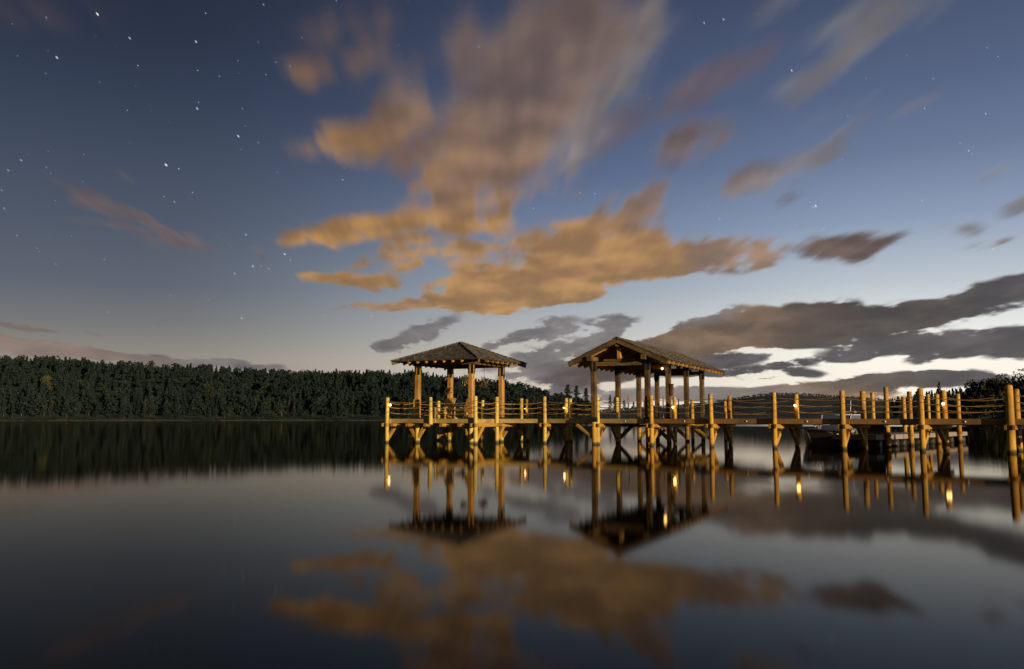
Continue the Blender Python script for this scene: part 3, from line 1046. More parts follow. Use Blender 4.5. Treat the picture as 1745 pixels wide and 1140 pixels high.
planks(P1 + inF * 1.4 + D1 * .17, D1 * 4.7, N1 * 4.4, 34, 0, DECK - .006)
bent(P1, P8)
bent(P3, P4, brace_b=False)
bent(P4, P5, brace_f=True)
bent(P6, P7)
for off in (.9, 1.9, 2.9, 3.9):   # joists under the platform
    m = MB()
    m.beam(P1 + N1 * off + D1 * .2 + UPV * 1.03, P3 + N1 * off - D1 * .2 + UPV * 1.03, .08, .18)
    m.build('joist', M_TIMBER, pier)
for off in (.35, 1.25, 2.3, 3.2, 4.2):
    m = MB()
    m.beam(P1 + D1 * off - N1 * .12 + UPV * .88, P6 + D1 * off + UPV * .88, .16, .15)
    m.build('cross_beam', M_TIMBER, pier)
S1 = 3.069 / 2
G = Vector((-2.609, 42.136, 0))
for a_, b_ in ((-1, -1), (1, -1), (1, 1), (-1, 1)):      # piles with spreading braces under the roof posts
    c_ = G + D1 * (a_ * S1) + N1 * (b_ * S1)
    m = MB()
    m.log((c_.x, c_.y, -1.6), (c_.x, c_.y, .93), .125, .12, dome=False)
    m.build('pile', M_POST_LIT, pier)
    for k in (-1, 1):
        m = MB()
        m.beam(c_ + D1 * (.05 * k) + UPV * .26, c_ + D1 * (.46 * k) + UPV * .84, .17, .17)
        m.build('knee_brace', M_TIMBER, pier)
# walkway fascia and deck
inn = N * .135
F0a = on_line(919.5, 0)
fascia(P4 + D * .1 - N * .05, F0a, inn)
fr = [.5, .5, .5, .5, .5, .5, .5, .5]
segs = fpos + [f8, f9]
for i in range(9):
    fascia(segs[i] + D * .02, segs[i + 1] - D * .01, inn, [.49, .50, .54, .55, .47, .54, .50, .5, .5][i])
bk = bpos[1:] + [b8, f8 + N * WALK, f9 + N * WALK]
for i in range(len(bk) - 1):
    fascia(bk[i], bk[i + 1], -N * .13)
fascia(P5, bpos[0], -N * .1)
fascia(bpos[0], bpos[1], -N * .13)
start = on_line(852, .2)
run = (f9 - start).dot(D)
planks(start, D * run, N * 2.05, int(run / .15), 0, DECK)
for off in (.8, 1.6):
    m = MB()
    m.beam(on_line(880, off) + UPV * 1.03, f9 + N * off + UPV * 1.03, .08, .18)
    m.build('joist', M_TIMBER, pier)
# pavilion platform
N2 = Vector((math.sin(rad(26.9)), math.cos(rad(26.9)), 0))
D2 = Vector((math.cos(rad(26.9)), -math.sin(rad(26.9)), 0))
R0 = Vector((6.107, 37.6, 0))
L0 = R0 - D2 * 2.58
Q = 3.28
Rp = [R0 + N2 * Q * i for i in range(4)]
Lp = [L0 + N2 * Q * i for i in range(4)]
planks(L0 + N2 * 1.9 - D2 * .3, N2 * (Q * 3 - 1.5), D2 * 3.2, 55, 0, DECK + .006)
fascia(L0 + N2 * 1.6 - D2 * .34, Lp[3] + N2 * .45 - D2 * .34)
fascia(R0 + N2 * 2.9 + D2 * .34, Rp[3] + N2 * .45 + D2 * .34)
fascia(Lp[3] + N2 * .45 - D2 * .3, Rp[3] + N2 * .45 + D2 * .3)
for i, p in enumerate(Lp + Rp):      # piles under the roof posts
    m = MB()
    m.log((p.x, p.y, -1.6), (p.x, p.y, 1.14), .12, .115, dome=False)
    m.build('pile', M_POST, pier)
for i in range(1, 4):
    bent(Lp[i], Rp[i], z=.96)
m = MB()
m.beam(L0 - D * .06 + UPV * .3, L0 - D * .95 + UPV * .9, .13, .12)
m.build('knee_brace', M_TIMBER, pier)
m = MB()
m.beam(fpos[3] - D * .1 + UPV * .35, fpos[3] - D * .95 + UPV * .92, .12, .11)
m.build('knee_brace', M_TIMBER, pier)
for px, y, py in ((972.6, 43.6, 679), (1180, 45.6, 680), (1236, 45.4, 683)):
    p = at_depth(px, y)
    post(p, z_at(p, px, py), .095)
xs = [at_depth(972.6, 43.6), at_depth(1180, 45.6), at_depth(1236, 45.4)]
# rope rails
for a, b_ in ((P1, P2), (P2, P3), (P3, P4), (P4, P5), (P5, P7), (P7, P6), (P6, P8), (P8, P1), (bpos[0], bpos[1]), (P5, bpos[0])):
    ropes(a, b_)
ropes(P4, fpos[0], sag=.09)
for i in range(7):
    ropes(fpos[i], fpos[i + 1], sag=.13)
ropes(fpos[7], f8)
for i in range(1, 8):
    if i not in (2, 3):
        ropes(bpos[i], bpos[i + 1] if i < 7 else b8, sag=.12)
ropes(bpos[2], xs[0] + N * 0, sag=.05)
ropes(xs[1], bpos[4], sag=.07)
ropes(xs[0], xs[0] + N2 * 3.6, sag=.09)
ropes(b8, f8 + N * WALK)


# ------------------------------------------------------------------ roofs
def shingle_face(m, A, B, C, E_, n_courses, lift=.03, w=.17):
    """courses of shingles from the eave A-B up to C-E_ (C above A, E_ above B)"""
    A, B, C, E_ = map(Vector, (A, B, C, E_))
    nrm = (B - A).cross(C - A)
    if nrm.length < 1e-6: nrm = (B - A).cross(E_ - A)
    nrm.normalize()
    if nrm.z < 0: nrm = -nrm
    for i in range(n_courses):
        t0, t1 = i / n_courses, min(1.0, (i + 1.25) / n_courses)
        a0, b0, a1, b1 = A.lerp(C, t0), B.lerp(E_, t0), A.lerp(C, t1), B.lerp(E_, t1)
        L = (b0 - a0).length
        k = max(1, int(L / w))
        cuts = [0.0] + sorted((j + rnd.uniform(-.3, .3)) / k for j in range(1, k)) + [1.0]
        dn = (a0 - a1).normalized()
        for j in range(k):
            c0, c1 = cuts[j], cuts[j + 1]
            g = .004
            jl, jn = rnd.uniform(-.02, .035), rnd.uniform(.5, 1.75)
            p0 = a0.lerp(b0, min(1, c0 + g / max(L, .2))) + dn * jl + nrm * (lift * jn)
            p1 = a0.lerp(b0, c1) + dn * jl + nrm * (lift * jn)
            q0, q1 = a1.lerp(b1, c0), a1.lerp(b1, c1)
            th = nrm * .022
            m.add([p0, p1, q1 + nrm * .008, q0 + nrm * .008, p0 - th, p1 - th], [(0, 1, 2, 3), (4, 5, 1, 0), (0, 3, 4), (1, 5, 2)])


def slab(m, A, B, C, E_, th):
    A, B, C, E_ = map(Vector, (A, B, C, E_))
    nrm = (B - A).cross(E_ - A).normalized()
    if nrm.z < 0: nrm = -nrm
    vs = [A, B, E_, C] + [p - nrm * th for p in (A, B, E_, C)]
    m.add(vs, [(0, 1, 2, 3), (7, 6, 5, 4), (0, 4, 5, 1), (1, 5, 6, 2), (2, 6, 7, 3), (3, 7, 4, 0)])


def roof_post(root, p, z0, z1, w, mat, d, bracket=True):
    m = MB()
    m.beam((p.x, p.y, z0), (p.x + rnd.uniform(-.01, .01), p.y, z1), w, w, up=d, bev=.03)
    o = m.build('post', mat, root)
    s = Vector((-d.y, d.x, 0))
    if bracket:
        m = MB()
        m.box((p.x, p.y, z0 + .03), d * (w / 2 + .012), s * (w / 2 + .012), UPV * .05)
        m.build('base_bracket', M_IRON, o)
        m = MB()
        for e in (d, -d):
            for k in (-1, 1):
                m.box(Vector((p.x, p.y, z1 - .22)) + e * (w / 2 + .006) + s * (k * w * .33), e * .006, s * .035, UPV * .24)
        for e in (s, -s):
            for k in (-1, 1):
                m.box(Vector((p.x, p.y, z1 - .22)) + e * (w / 2 + .006) + d * (k * w * .33), e * .006, d * .035, UPV * .24)
        m.build('strap', M_IRON, o)
    return o


# --- hip roofed gazebo on the end platform
G = Vector((-2.609, 42.136, 0))
gz = empty('gazebo', (G.x, G.y, DECK))
tag(gz, 'square open gazebo with four posts and a pyramid shingle roof on the pier end', 'gazebo')
S1 = 3.069 / 2
EZ, AZ1, HW = 3.99, 5.03, 2.5
sl = (AZ1 - EZ) / HW
corner = lambda a, b_, h, z: G + D1 * (a * h) + N1 * (b_ * h) + UPV * z
PT = 3.80
for a, b_ in ((-1, -1), (1, -1), (1, 1), (-1, 1)):
    roof_post(gz, corner(a, b_, S1, 0), DECK, PT, .25, M_GAZ, D1)
for (a, b_), (c, d_) in (((-1, -1), (1, -1)), ((1, 1), (-1, 1))):
    m = MB()
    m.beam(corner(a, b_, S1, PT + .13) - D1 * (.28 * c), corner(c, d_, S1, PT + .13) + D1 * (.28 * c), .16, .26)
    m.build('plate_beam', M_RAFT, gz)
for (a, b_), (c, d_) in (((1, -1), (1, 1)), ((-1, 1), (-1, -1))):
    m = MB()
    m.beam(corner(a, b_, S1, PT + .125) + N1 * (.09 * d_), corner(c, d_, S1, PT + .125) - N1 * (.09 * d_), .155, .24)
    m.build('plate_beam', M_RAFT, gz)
sh, sb = MB(), MB()
apex = G + UPV * AZ1
for (a, b_), (c, d_) in (((-1, -1), (1, -1)), ((1, -1), (1, 1)), ((1, 1), (-1, 1)), ((-1, 1), (-1, -1))):
    A_, B_ = corner(a, b_, HW, EZ), corner(c, d_, HW, EZ)
    shingle_face(sh, A_, B_, apex, apex, 15, lift=.032)
    slab(sb, A_ + UPV * -.004, B_ + UPV * -.004, apex + (A_ - apex) * .004, apex + (B_ - apex) * .004, .025)
rf = sh.build('roof', M_ROOF, gz)
sb.build('sheathing', M_SHEATH, rf)
m = MB()
for (a, b_) in ((-1, -1), (1, -1), (1, 1), (-1, 1)):     # cap shingles along the hips
    A_ = corner(a, b_, HW + .02, EZ)
    for i in range(16):
        p0, p1 = A_.lerp(apex, i / 16), A_.lerp(apex, min(1, (i + 1.2) / 16))
        m.beam(p0 + UPV * .052, p1 + UPV * .03, .20, .025)
m.build('hip_cap', M_ROOF, rf)
dnr = .115
for (a, b_) in ((-1, -1), (1, -1), (1, 1), (-1, 1)):
    m = MB()
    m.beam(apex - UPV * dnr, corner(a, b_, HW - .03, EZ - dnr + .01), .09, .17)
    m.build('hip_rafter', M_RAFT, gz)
for side in range(4):
    out = (-N1, D1, N1, -D1)[side]
    al = (D1, N1, -D1, -N1)[side]
    for k in range(-4, 5):
        o_ = k * .5
        top = abs(o_) + .06
        if top > HW - .5: continue
        pA = G + out * top + al * o_ + UPV * (AZ1 - top * sl - dnr + .01)
        pB = G + out * (HW - .05) + al * o_ + UPV * (AZ1 - (HW - .05) * sl - dnr + .01)
        m = MB()
        m.beam(pA, pB, .07, .14)
        m.build('rafter', M_GAZ, gz)

# --- gable roofed pavilion across the walkway
mid = R0 - D2 * 1.29
pv = empty('pavilion', (mid.x, mid.y, DECK))
tag(pv, 'long gable roofed timber pavilion on eight dark posts straddling the pier', 'pavilion')
ZR, ZE, EO, OF, OB_ = 4.85, 3.794, 2.378, .5, .86
LEN = Q * 3
slp = (ZR - ZE) / EO
PTZ = 3.82
for i, p in enumerate(Lp + Rp):
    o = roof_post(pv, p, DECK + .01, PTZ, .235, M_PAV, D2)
    if i in (0, 4, 7):   # heavy base plate at the beam
        m = MB()
        m.box(p + UPV * (DECK - .03), D2 * .16, N2 * .15, UPV * .10)
        m.build('base_plate', M_IRON, o)
for s in (-1, 1):
    m = MB()
    base = mid + D2 * (1.29 * s)
    m.beam(base - N2 * .62 + UPV * (PTZ + .115), base + N2 * (LEN + .7) + UPV * (PTZ + .115), .2, .22, bev=.03)
    m.build('plate_beam', M_RAFT, pv)
for i in range(4):
    c = mid + N2 * (Q * i)
    m = MB()
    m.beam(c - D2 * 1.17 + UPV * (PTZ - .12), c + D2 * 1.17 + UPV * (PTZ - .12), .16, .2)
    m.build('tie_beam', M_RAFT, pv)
    if i in (0, 3):
        m = MB()
        m.beam(c - D2 * .75 - N2 * .03 + UPV * (PTZ + .04), c + D2 * .72 - N2 * .03 + UPV * (PTZ + .04), .18, .11)
        m.build('upper_tie', M_RAFT, pv)
        m = MB()
        m.beam(c - N2 * .06 + UPV * (PTZ + .10), c - N2 * .06 + UPV * (ZR - .42), .24, .2, up=D2, bev=.03)
        m.build('king_post', M_GAZ, pv)
m = MB()
m.beam(mid - N2 * .42 + UPV * (ZR - .27), mid + N2 * (LEN + .7) + UPV * (ZR - .27), .14, .26)
m.build('ridge_beam', M_RAFT, pv)
sh, sb = MB(), MB()
f0, f1_ = mid - N2 * OF, mid + N2 * (LEN + OB_)
for s in (-1, 1):
    A_, B_ = f0 + D2 * (EO * s) + UPV * ZE, f1_ + D2 * (EO * s) + UPV * ZE
    C_, E__ = f0 + UPV * ZR, f1_ + UPV * ZR
    shingle_face(sh, A_, B_, C_, E__, 14, lift=.034)
    k = D2 * (.004 * s)
    slab(sb, A_ - UPV * .006 + k, B_ - UPV * .006 + k, C_ - UPV * .006 + k, E__ - UPV * .006 + k, .028)
rf = sh.build('roof', M_ROOF, pv)
sb.build('sheathing', M_SHEATH, rf)
m = MB()
for i in range(48):
    p0, p1 = f0.lerp(f1_, i / 48), f0.lerp(f1_, (i + 1.2) / 48)
    for s in (-1, 1):
        c0, c1 = p0 + D2 * (.07 * s) + UPV * (ZR + .018), p1 + D2 * (.07 * s) + UPV * (ZR + .006)
        m.box((c0 + c1) / 2, N2 * .13, (D2 * s - UPV * slp).normalized() * .085, UPV * .011)
m.build('ridge_cap', M_ROOF, rf)
for s in (-1, 1):
    for e, nm in ((f0 + N2 * .04, 'barge_board'), (f1_ - N2 * .04, 'barge_board')):
        m = MB()
        m.beam(e + D2 * (.02 * s) + UPV * (ZR - .14), e + D2 * ((EO - .02) * s) + UPV * (ZE - .13), .06, .19)
        m.build(nm, M_RAFT, pv)
    nr = 15
    for i in range(nr):
        c = f0.lerp(f1_, (i + .62) / (nr + .2))
        m = MB()
        m.beam(c + D2 * (.08 * s) + UPV * (ZR - .125 - .08 * slp), c + D2 * ((EO - .03) * s) + UPV * (ZE - .135 + .03 * slp), .10, .15)
        m.build('rafter', M_GAZ, pv)

# ------------------------------------------------------------------ lamps
lamp_light = bpy.data.lights.new('lamp_light', 'POINT')
lamp_light.energy = 1.8
lamp_light.color = (1.0, .55, .2)
lamp_light.shadow_soft_size = .05


def make_lamp(loc):
    root = empty('post_lamp', loc)
    L = Vector(loc)
    m = MB(); m.ball(L, .048, .048, .055); m.build('bulb', M_BULB, root)
    m = MB(); m.tube([L + UPV * .055, L + UPV * .075, L + UPV * .10], [.062, .05, .025], 10); m.build('cap', M_IRON, root)
    m = MB(); m.tube([L + UPV * .10, L + UPV * .12 + Vector((-.05, .02, 0)), L + UPV * .10 + Vector((-.11, .05, 0))], .012, 6); m.build('bracket', M_IRON, root)
    lo = bpy.data.objects.new('lamp_light', lamp_light)
    lo.location = (.02, -.16, -.02)
    COL.objects.link(lo)
    lo.parent = root
    return root


LAMPS = [(P1 + Vector((.14, -.06, 0)), 690, 664, 'glowing bulb lamp on the far left corner post of the pier'),
         (bpos[0] + Vector((-.14, -.06, 0)), 697, 895, 'small lamp on the back rail post just right of the hip roofed gazebo'),
         (bpos[1] + Vector((-.13, -.08, 0)), 695, 963, 'small lamp on the back post left of the pavilion where ropes knot'),
         (bpos[3] + Vector((-.09, -.12, 0)), 694, 1147, 'lit lamp on the dark back post under the pavilion roof'),
         (bpos[5] + Vector((-.09, -.13, 0)), 691, 1355, 'lit lamp on the back rail post left of the moored boat'),
         (bpos[7] + Vector((-.1, -.14, 0)), 688, 1608, 'brightest starry lamp on the thick post above the floating dock'),
         (Vector((7.28, 40.35, 0)), 628, 1126, 'white lit lamp hanging under the pavilion eave')]
for i, (p, py, px, lab) in enumerate(LAMPS):
    z = z_at(p, px, py)
    if i == 0:
        lamp0 = make_lamp((p.x, p.y, z))
        o = lamp0
    else:
        o = copy_tree(lamp0)
        o.location = (p.x, p.y, z)
    if i in (1, 2): o.scale = (.6, .6, .6)
    tag(o, lab, 'lamp', 'bulb lamps along the pier')

# ------------------------------------------------------------------ things on the decks
def make_chair():
    """slatted reclining deck chair, seat facing -x"""
    root = empty('deck_chair', (0, 0, 0))
    X, Y, Z = Vector((1, 0, 0)), Vector((0, 1, 0)), UPV
    m = MB()
    for k in range(6):
        y = -.26 + k * .104
        h = .98 + .06 * (1 - abs(k - 2.5) / 2.5)
        m.beam((.18, y * .82, .26), (.18 + h * .40, y, .26 + h * .78), .09, .022, up=X)
    for t_ in (.25, .7):
        m.beam((.20 + t_ * .4, -.27, .24 + t_ * .78), (.20 + t_ * .4, .27, .24 + t_ * .78), .05, .03)
    m.build('backrest', M_CHAIR, root)
    m = MB()
    for k in range(6):
        x = -.36 + k * .11
        m.beam((x, -.28, .40 - (x + .36) * .26), (x, .28, .40 - (x + .36) * .26), .09, .022)
    m.build('seat', M_CHAIR, root)
    for s in (-1, 1):
        m = MB(); m.beam((-.42, .31 * s, .58), (.42, .31 * s, .56), .13, .025); m.build('armrest', M_CHAIR, root)
        m = MB(); m.beam((-.34, .30 * s, 0), (-.34, .30 * s, .567), .09, .04, up=X); m.build('leg', M_CHAIR, root)
        m = MB(); m.beam((-.40, .27 * s, .36), (.72, .27 * s, .03), .04, .11); m.build('leg', M_CHAIR, root)
    return root


ch = make_chair()
ch.location = (*at_depth(757, 41.3).xy, DECK)
ch.rotation_euler = (0, 0, rad(58))
tag(ch, 'slatted wooden deck chair before the rear post of the hip roofed gazebo', 'chair', 'deck chairs in the gazebo')
c2 = copy_tree(ch)
c2.location = (*at_depth(790, 40.95).xy, DECK)
c2.rotation_euler = (0, 0, rad(50))
tag(c2, 'slatted wooden deck chair leaning back toward the front gazebo post', 'chair', 'deck chairs in the gazebo')

for i, (px, py, y, lab) in enumerate(((1071, 674, 41.6, 'tall slim pale pole between the second and third left pavilion posts'), (1098, 680, 42.4, 'shorter slim pole just left of the front right pavilion post'), (1130.5, 674, 43.0, 'tall slim pole left of the second right pavilion post'), (1156.5, 679, 44.0, 'slim pole right of the lit lamp post under the pavilion'))):
    p = at_depth(px, y)
    if i == 0:
        pole = empty('pole', (p.x, p.y, DECK + .01))
        m = MB(); m.tube([(p.x, p.y, DECK + .01), (p.x, p.y, DECK + .65), (p.x + .01, p.y, z_at(p, px, py))], [.036, .033, .028], 8); m.build('shaft', M_GAZ, pole)
        m = MB(); m.tube([(p.x, p.y, DECK + .01), (p.x, p.y, DECK + .05)], .06, 10); m.build('foot', M_IRON, pole)
        o = pole
    else:
        o = copy_tree(pole)
        o.location = (p.x, p.y, DECK + .01)
        o.scale = (1, 1, .9 if i in (1, 3) else 1)
    tag(o, lab, 'pole', 'slim poles under the pavilion roof')

# dark box and sign strapped to the second right pavilion post
bx = empty('notice_box', (Rp[1].x + .15, Rp[1].y - .12, 2.55))
b0 = Vector(bx.location)
m = MB(); m.box(b0, D2 * .05, N2 * .11, UPV * .27); m.build('case', M_PAV, bx)
m = MB(); m.box(b0 - UPV * -.29, D2 * .065, N2 * .13, UPV * .018); m.build('lid', M_IRON, bx)
tag(bx, 'narrow dark wooden box fixed on the second right pavilion post', 'box')
# hanging flowers
for i, (px, py, y, lab) in enumerate(((825, 654, 41.4, 'hanging basket of red and yellow blossoms right of the front gazebo post'), (790.5, 650, 41.9, 'hanging basket with few orange blossoms left of the front gazebo post'))):
    p = at_depth(px, y)
    z = z_at(p, px, py)
    if i == 0:
        hb = empty('hanging_basket', (p.x, p.y, z))
        q0 = Vector((p.x, p.y, z))
        m = MB(); m.ball(q0 - UPV * .06, .15, .15, .11, 10, 6); m.build('basket', M_FLOAT, hb)
        m = MB()
        for k in range(3):
            a = k * 2.1
            m.tube([q0 + Vector((math.cos(a) * .14, math.sin(a) * .14, 0)), q0 + UPV * .45], .005, 4)
        m.tube([q0 + UPV * .45, (p.x, p.y, 3.95)], .006, 4)
        m.build('wire', M_IRON, hb)
        cen = np.array(q0) + rng.normal(0, 1, (160, 3)) * np.array([.14, .14, .10]) + np.array([0, 0, .04])
        o = bpy.data.objects.new('foliage', quads_mesh('foliage', clump_quads(rng, cen - np.array(q0), .06), M_LEAF)); COL.objects.link(o); o.parent = hb
        cen = rng.normal(0, 1, (26, 3)) * np.array([.14, .12, .09]) + np.array([0, -.05, .02])
        o = bpy.data.objects.new('blossoms', quads_mesh('blossoms', clump_quads(rng, cen, .055), M_FLOWER)); COL.objects.link(o); o.parent = hb
        o = hb
    else:
        o = copy_tree(hb)
        o.location = (p.x, p.y, z)
        o.scale = (.7, .7, 1)
        o.rotation_euler = (0, 0, 2.0)
    tag(o, lab, 'hanging basket', 'hanging baskets in the gazebo')

# ------------------------------------------------------------------ floating dock, piles, ramp, boat
DA = Vector((14.9, 34.5, 0))
DN = Vector((.682, .731, 0)).normalized()
DS = Vector((-DN.y, DN.x, 0))
dock = empty('floating_dock', tuple(DA))
tag(dock, 'low floating plank dock with drums reaching away behind the pier', 'dock')
LD, WD, ZD = 13.2, 1.7, .47
m = MB()
for i in range(88):
    m.box(DA + DN * (LD * (i + .5) / 88) + DS * (WD / 2) + UPV * (ZD + .018), DN * (LD / 176 - .004), DS * (WD / 2), UPV * .018)
m.build('deck', M_DOCKT, dock)
for s, nm in ((-.03, 'side_beam'), (WD + .03, 'side_beam')):
    for k in range(4):
        m = MB()
        m.beam(DA + DN * (LD * k / 4 + .02) + DS * s + UPV * (ZD - .07), DA + DN * (LD * (k + 1) / 4 - .02) + DS * s + UPV * (ZD - .07), .055, .2)
        m.build(nm, M_DOCKT, dock)
for k in (0, LD):
    m = MB()
    m.beam(DA + DN * k + UPV * (ZD - .07) + DS * .005, DA + DN * k + DS * (WD - .005) + UPV * (ZD - .07), .055, .19)
    m.build('end_beam', M_DOCKT, dock)
for k in range(13):
    for s in (.22, WD - .22):
        c = DA + DN * (.6 + k * 1.0) + DS * s
        m = MB()
        m.tube([c - DS * .28 + UPV * .1, c - DS * .26 + UPV * .1, c + DS * .26 + UPV * .1, c + DS * .28 + UPV * .1], [.16, .2, .2, .16], 12)
        m.build('float_drum', M_FLOAT, dock)
PIL = [(1488, 669, 1.7 + .12, 'square topped mooring pile behind the gangway, nearest the boat'), (1511.5, 660, -.16, 'tallest mooring pile with dark top at the front of the floating dock'), (1541, 676, WD + .14, 'short mooring pile on the boat side of the floating dock'), (1551.5, 667, -.16, 'stout mooring pile close left of the pier post by the bright lamp'), (1583, 672, WD + .14, 'thin mooring pile just right of a pier front post'), (1598, 672, -.16, 'mooring pile immediately left of the bright lamp post'), (1634, 671, -.16, 'last mooring pile at the far end of the floating dock')]
for i, (px, py, off, lab) in enumerate(PIL):
    a = (px - PW / 2) / FPX * CP
    b0 = DA + DS * off
    t_ = (a * b0.y - b0.x) / (DN.x - a * DN.y)
    p = b0 + DN * t_
    zt = z_at(p, px, py)
    if i == 0:
        pl = empty('mooring_pile', (p.x, p.y, 0))
        m = MB(); m.log((p.x, p.y, -1.6), (p.x, p.y, zt), .105, .092, dome=False); m.build('shaft', M_POST, pl)
        m = MB(); m.tube([(p.x, p.y, ZD - .06), (p.x, p.y, ZD + .05)], .135, 14); m.build('dock_ring', M_TIMBER, pl)
        o, z00 = pl, zt
    else:
        o = copy_tree(pl)
        o.location = (p.x, p.y, 0)
        o.scale = (rnd.uniform(.95, 1.15),) * 2 + (zt / z00,)
        o.rotation_euler = (0, 0, rnd.uniform(0, 6))
    tag(o, lab, 'pile', 'mooring piles of the floating dock')
ra = on_line(1483, WALK + .15)
rb = DA + DN * 1.9 + DS * .75
gang = empty('gangway', (ra.x, ra.y, 1.1))
gd = (rb - ra).normalized()
gs = Vector((-gd.y, gd.x, 0))
m = MB(); m.beam(ra + UPV * 1.10, rb + UPV * (ZD + .07), 1.0, .05); m.build('deck', M_DOCKT, gang)
for s in (-1, 1):
    m = MB(); m.beam(ra + gs * (.55 * s) + UPV * 1.10, rb + gs * (.55 * s) + UPV * (ZD + .09), .05, .19); m.build('side_board', M_DOCKT, gang)
tag(gang, 'short plank gangway sloping from the pier down to the floating dock', 'gangway')


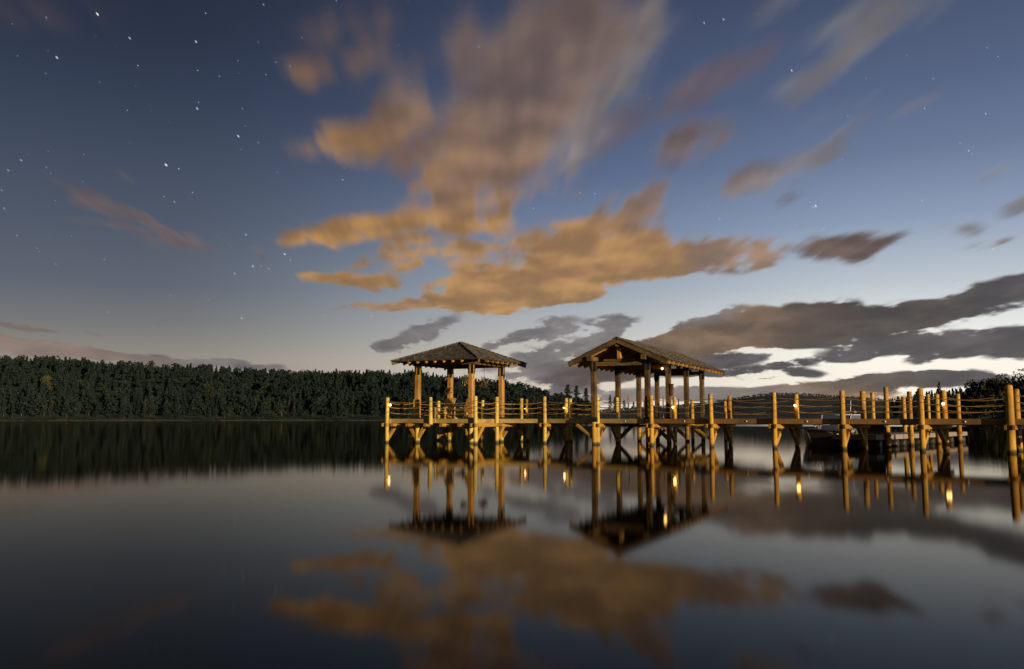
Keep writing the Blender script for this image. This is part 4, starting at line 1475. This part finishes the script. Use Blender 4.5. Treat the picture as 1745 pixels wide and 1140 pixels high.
def make_boat(bow, fwd, L, B):
    """runabout: hull sections from stern to bow"""
    root = empty('motorboat', (bow.x, bow.y, 0))
    s = Vector((-fwd.y, fwd.x, 0))
    st = bow - fwd * L
    secs = []
    for i in range(13):
        t_ = i / 12
        half = B / 2 * (1 if t_ < .5 else max(0.02, 1 - ((t_ - .5) / .5) ** 2.2))
        sheer = .56 + .16 * t_ ** 2
        keel = -.3 + .42 * max(0, (t_ - .72) / .28) ** 2
        secs.append((t_, half, sheer, keel))
    def ring(t_, half, sheer, keel, inset=0.0):
        c = st + fwd * (L * t_ + (.0))
        rk = lambda z: fwd * (-.45 * t_ ** 6 * (1 - (z - keel) / max(.01, sheer - keel)))
        P = []
        for f, zf in ((1, 1), (.97, .72), (.86, .30), (.55, .08), (0, 0), (-.55, .08), (-.86, .30), (-.97, .72), (-1, 1)):
            z = keel + (sheer - keel) * zf
            P.append(c + s * (half * f) + UPV * z + rk(z))
        return P
    m = MB()
    R = [ring(*q) for q in secs]
    vs = [p for r in R for p in r]
    fs = [(i * 9 + k, i * 9 + k + 1, (i + 1) * 9 + k + 1, (i + 1) * 9 + k) for i in range(12) for k in range(8)]
    fs.append(tuple(range(9)))
    m.add(vs, fs, True)
    m.build('hull', M_HULL, root)
    m = MB()
    for k in (1, -1):
        pts = [st + fwd * (L * q[0]) + s * ((q[1] * .985 + .012) * k) + UPV * (q[2] - .12) for q in secs]
        lo = [p - UPV * (.07 + .20 * max(0, (q[0] - .70) / .30) ** 1.5) + fwd * (.0 - .30 * max(0, (q[0] - .70) / .30) ** 3) for p, q in zip(pts, secs)]
        vs = pts + lo
        m.add(vs, [(i, i + 1, 13 + i + 1, 13 + i) for i in range(12)], True)
    m.build('stripe', M_STRIPE, root)
    m = MB()
    vs, fs = [], []
    for (t_, half, sheer, keel) in secs[6:]:
        c = st + fwd * (L * t_)
        for f, dz_ in ((1, 0), (.5, .05), (0, .07), (-.5, .05), (-1, 0)):
            vs.append(c + s * (half * f) + UPV * (sheer + dz_))
    for i in range(6):
        for k in range(4):
            fs.append((i * 5 + k, i * 5 + k + 1, (i + 1) * 5 + k + 1, (i + 1) * 5 + k))
    m.add(vs, fs, True)
    m.build('foredeck', M_BOATTOP, root)
    m = MB()
    for k in (1, -1):
        m.tube([st + fwd * (L * q[0]) + s * (q[1] * k) + UPV * (q[2] + .01) for q in secs], .03, 6)
    m.build('gunwale', M_BOATTOP, root)
    m = MB()
    m.add([st + s * (B * .46) + UPV * .15, st - s * (B * .46) + UPV * .15, st + fwd * (L * .5) - s * (B * .46) + UPV * .15, st + fwd * (L * .5) + s * (B * .46) + UPV * .15], [(0, 1, 2, 3)])
    m.build('cockpit_floor', M_BOATTOP, root)
    # windscreen of three raked panes
    w0 = st + fwd * (L * .52)
    base = [w0 - fwd * .55 + s * (B * .43), w0 + s * (B * .30), w0 - s * (B * .30), w0 - fwd * .55 - s * (B * .43)]
    m = MB(); fr_ = MB()
    for i in range(3):
        a, b_ = base[i] + UPV * .62, base[i + 1] + UPV * .62
        a2, b2 = a - fwd * .34 + UPV * .74, b_ - fwd * .34 + UPV * .74
        nn = (b_ - a).cross(a2 - a).normalized() * .006
        m.add([a + nn, b_ + nn, b2 + nn, a2 + nn, a - nn, b_ - nn, b2 - nn, a2 - nn], [(0, 1, 2, 3), (7, 6, 5, 4), (0, 4, 5, 1), (1, 5, 6, 2), (2, 6, 7, 3), (3, 7, 4, 0)])
        fr_.tube([a2, b2], .02, 5)
        fr_.tube([a, a2], .02, 5)
    fr_.tube([base[3] + UPV * .62, base[3] + UPV * 1.36 - fwd * .34], .02, 5)
    ws = m.build('windscreen', M_GLASS, root)
    fr_.build('frame', M_WHITE, ws)
    # canvas cover humped over the cockpit
    m = MB()
    vs, fs = [], []
    for i in range(9):
        t_ = i / 8
        c = st + fwd * (L * (.06 + .38 * t_))
        hgt = .62 + (.86 * math.sin(math.pi * min(1, .12 + t_ * .75)) ** .8)
        for k in range(9):
            f = -1 + k / 4
            vs.append(c + s * (B * .46 * f) + UPV * (.58 + (hgt - .58) * (1 - abs(f) ** 2.4) + .015 * math.sin(i * 2 + k)))
    for i in range(8):
        for k in range(8):
            fs.append((i * 9 + k, i * 9 + k + 1, (i + 1) * 9 + k + 1, (i + 1) * 9 + k))
    m.add(vs, fs, True)
    m.build('canvas_cover', M_CANVAS, root)
    m = MB(); m.tube([st + fwd * (L * .2) + UPV * 1.3, st + fwd * (L * .2) - fwd * .12 + UPV * 2.05], .018, 6); m.build('light_mast', M_WHITE, root)
    m = MB(); m.box(st + fwd * (L * .24) + UPV * 1.50, fwd * .22, s * .3, UPV * .04); m.build('seat_top', M_STRIPE, root)
    for k in (.86, .80):
        m = MB(); m.tube([st + fwd * (L * k) + UPV * .66, st + fwd * (L * k) + UPV * .90], .04, 8); m.build('cleat_post', M_STRIPE, root)
    m = MB()
    m.tube([st + fwd * (L * (.62 + .34 * k / 8)) + s * (B / 2 * .8 * max(.03, 1 - (((.62 + .34 * k / 8) - .5) / .5) ** 2.2)) + UPV * .92 for k in range(9)], .014, 6)
    m.build('bow_rail', M_WHITE, root)
    return root


boat = make_boat(Vector((12.75, 36.3, 0)), -DN, 6.2, 2.2)
tag(boat, 'dark hulled motorboat with canvas cover moored bow first behind the pier', 'boat')
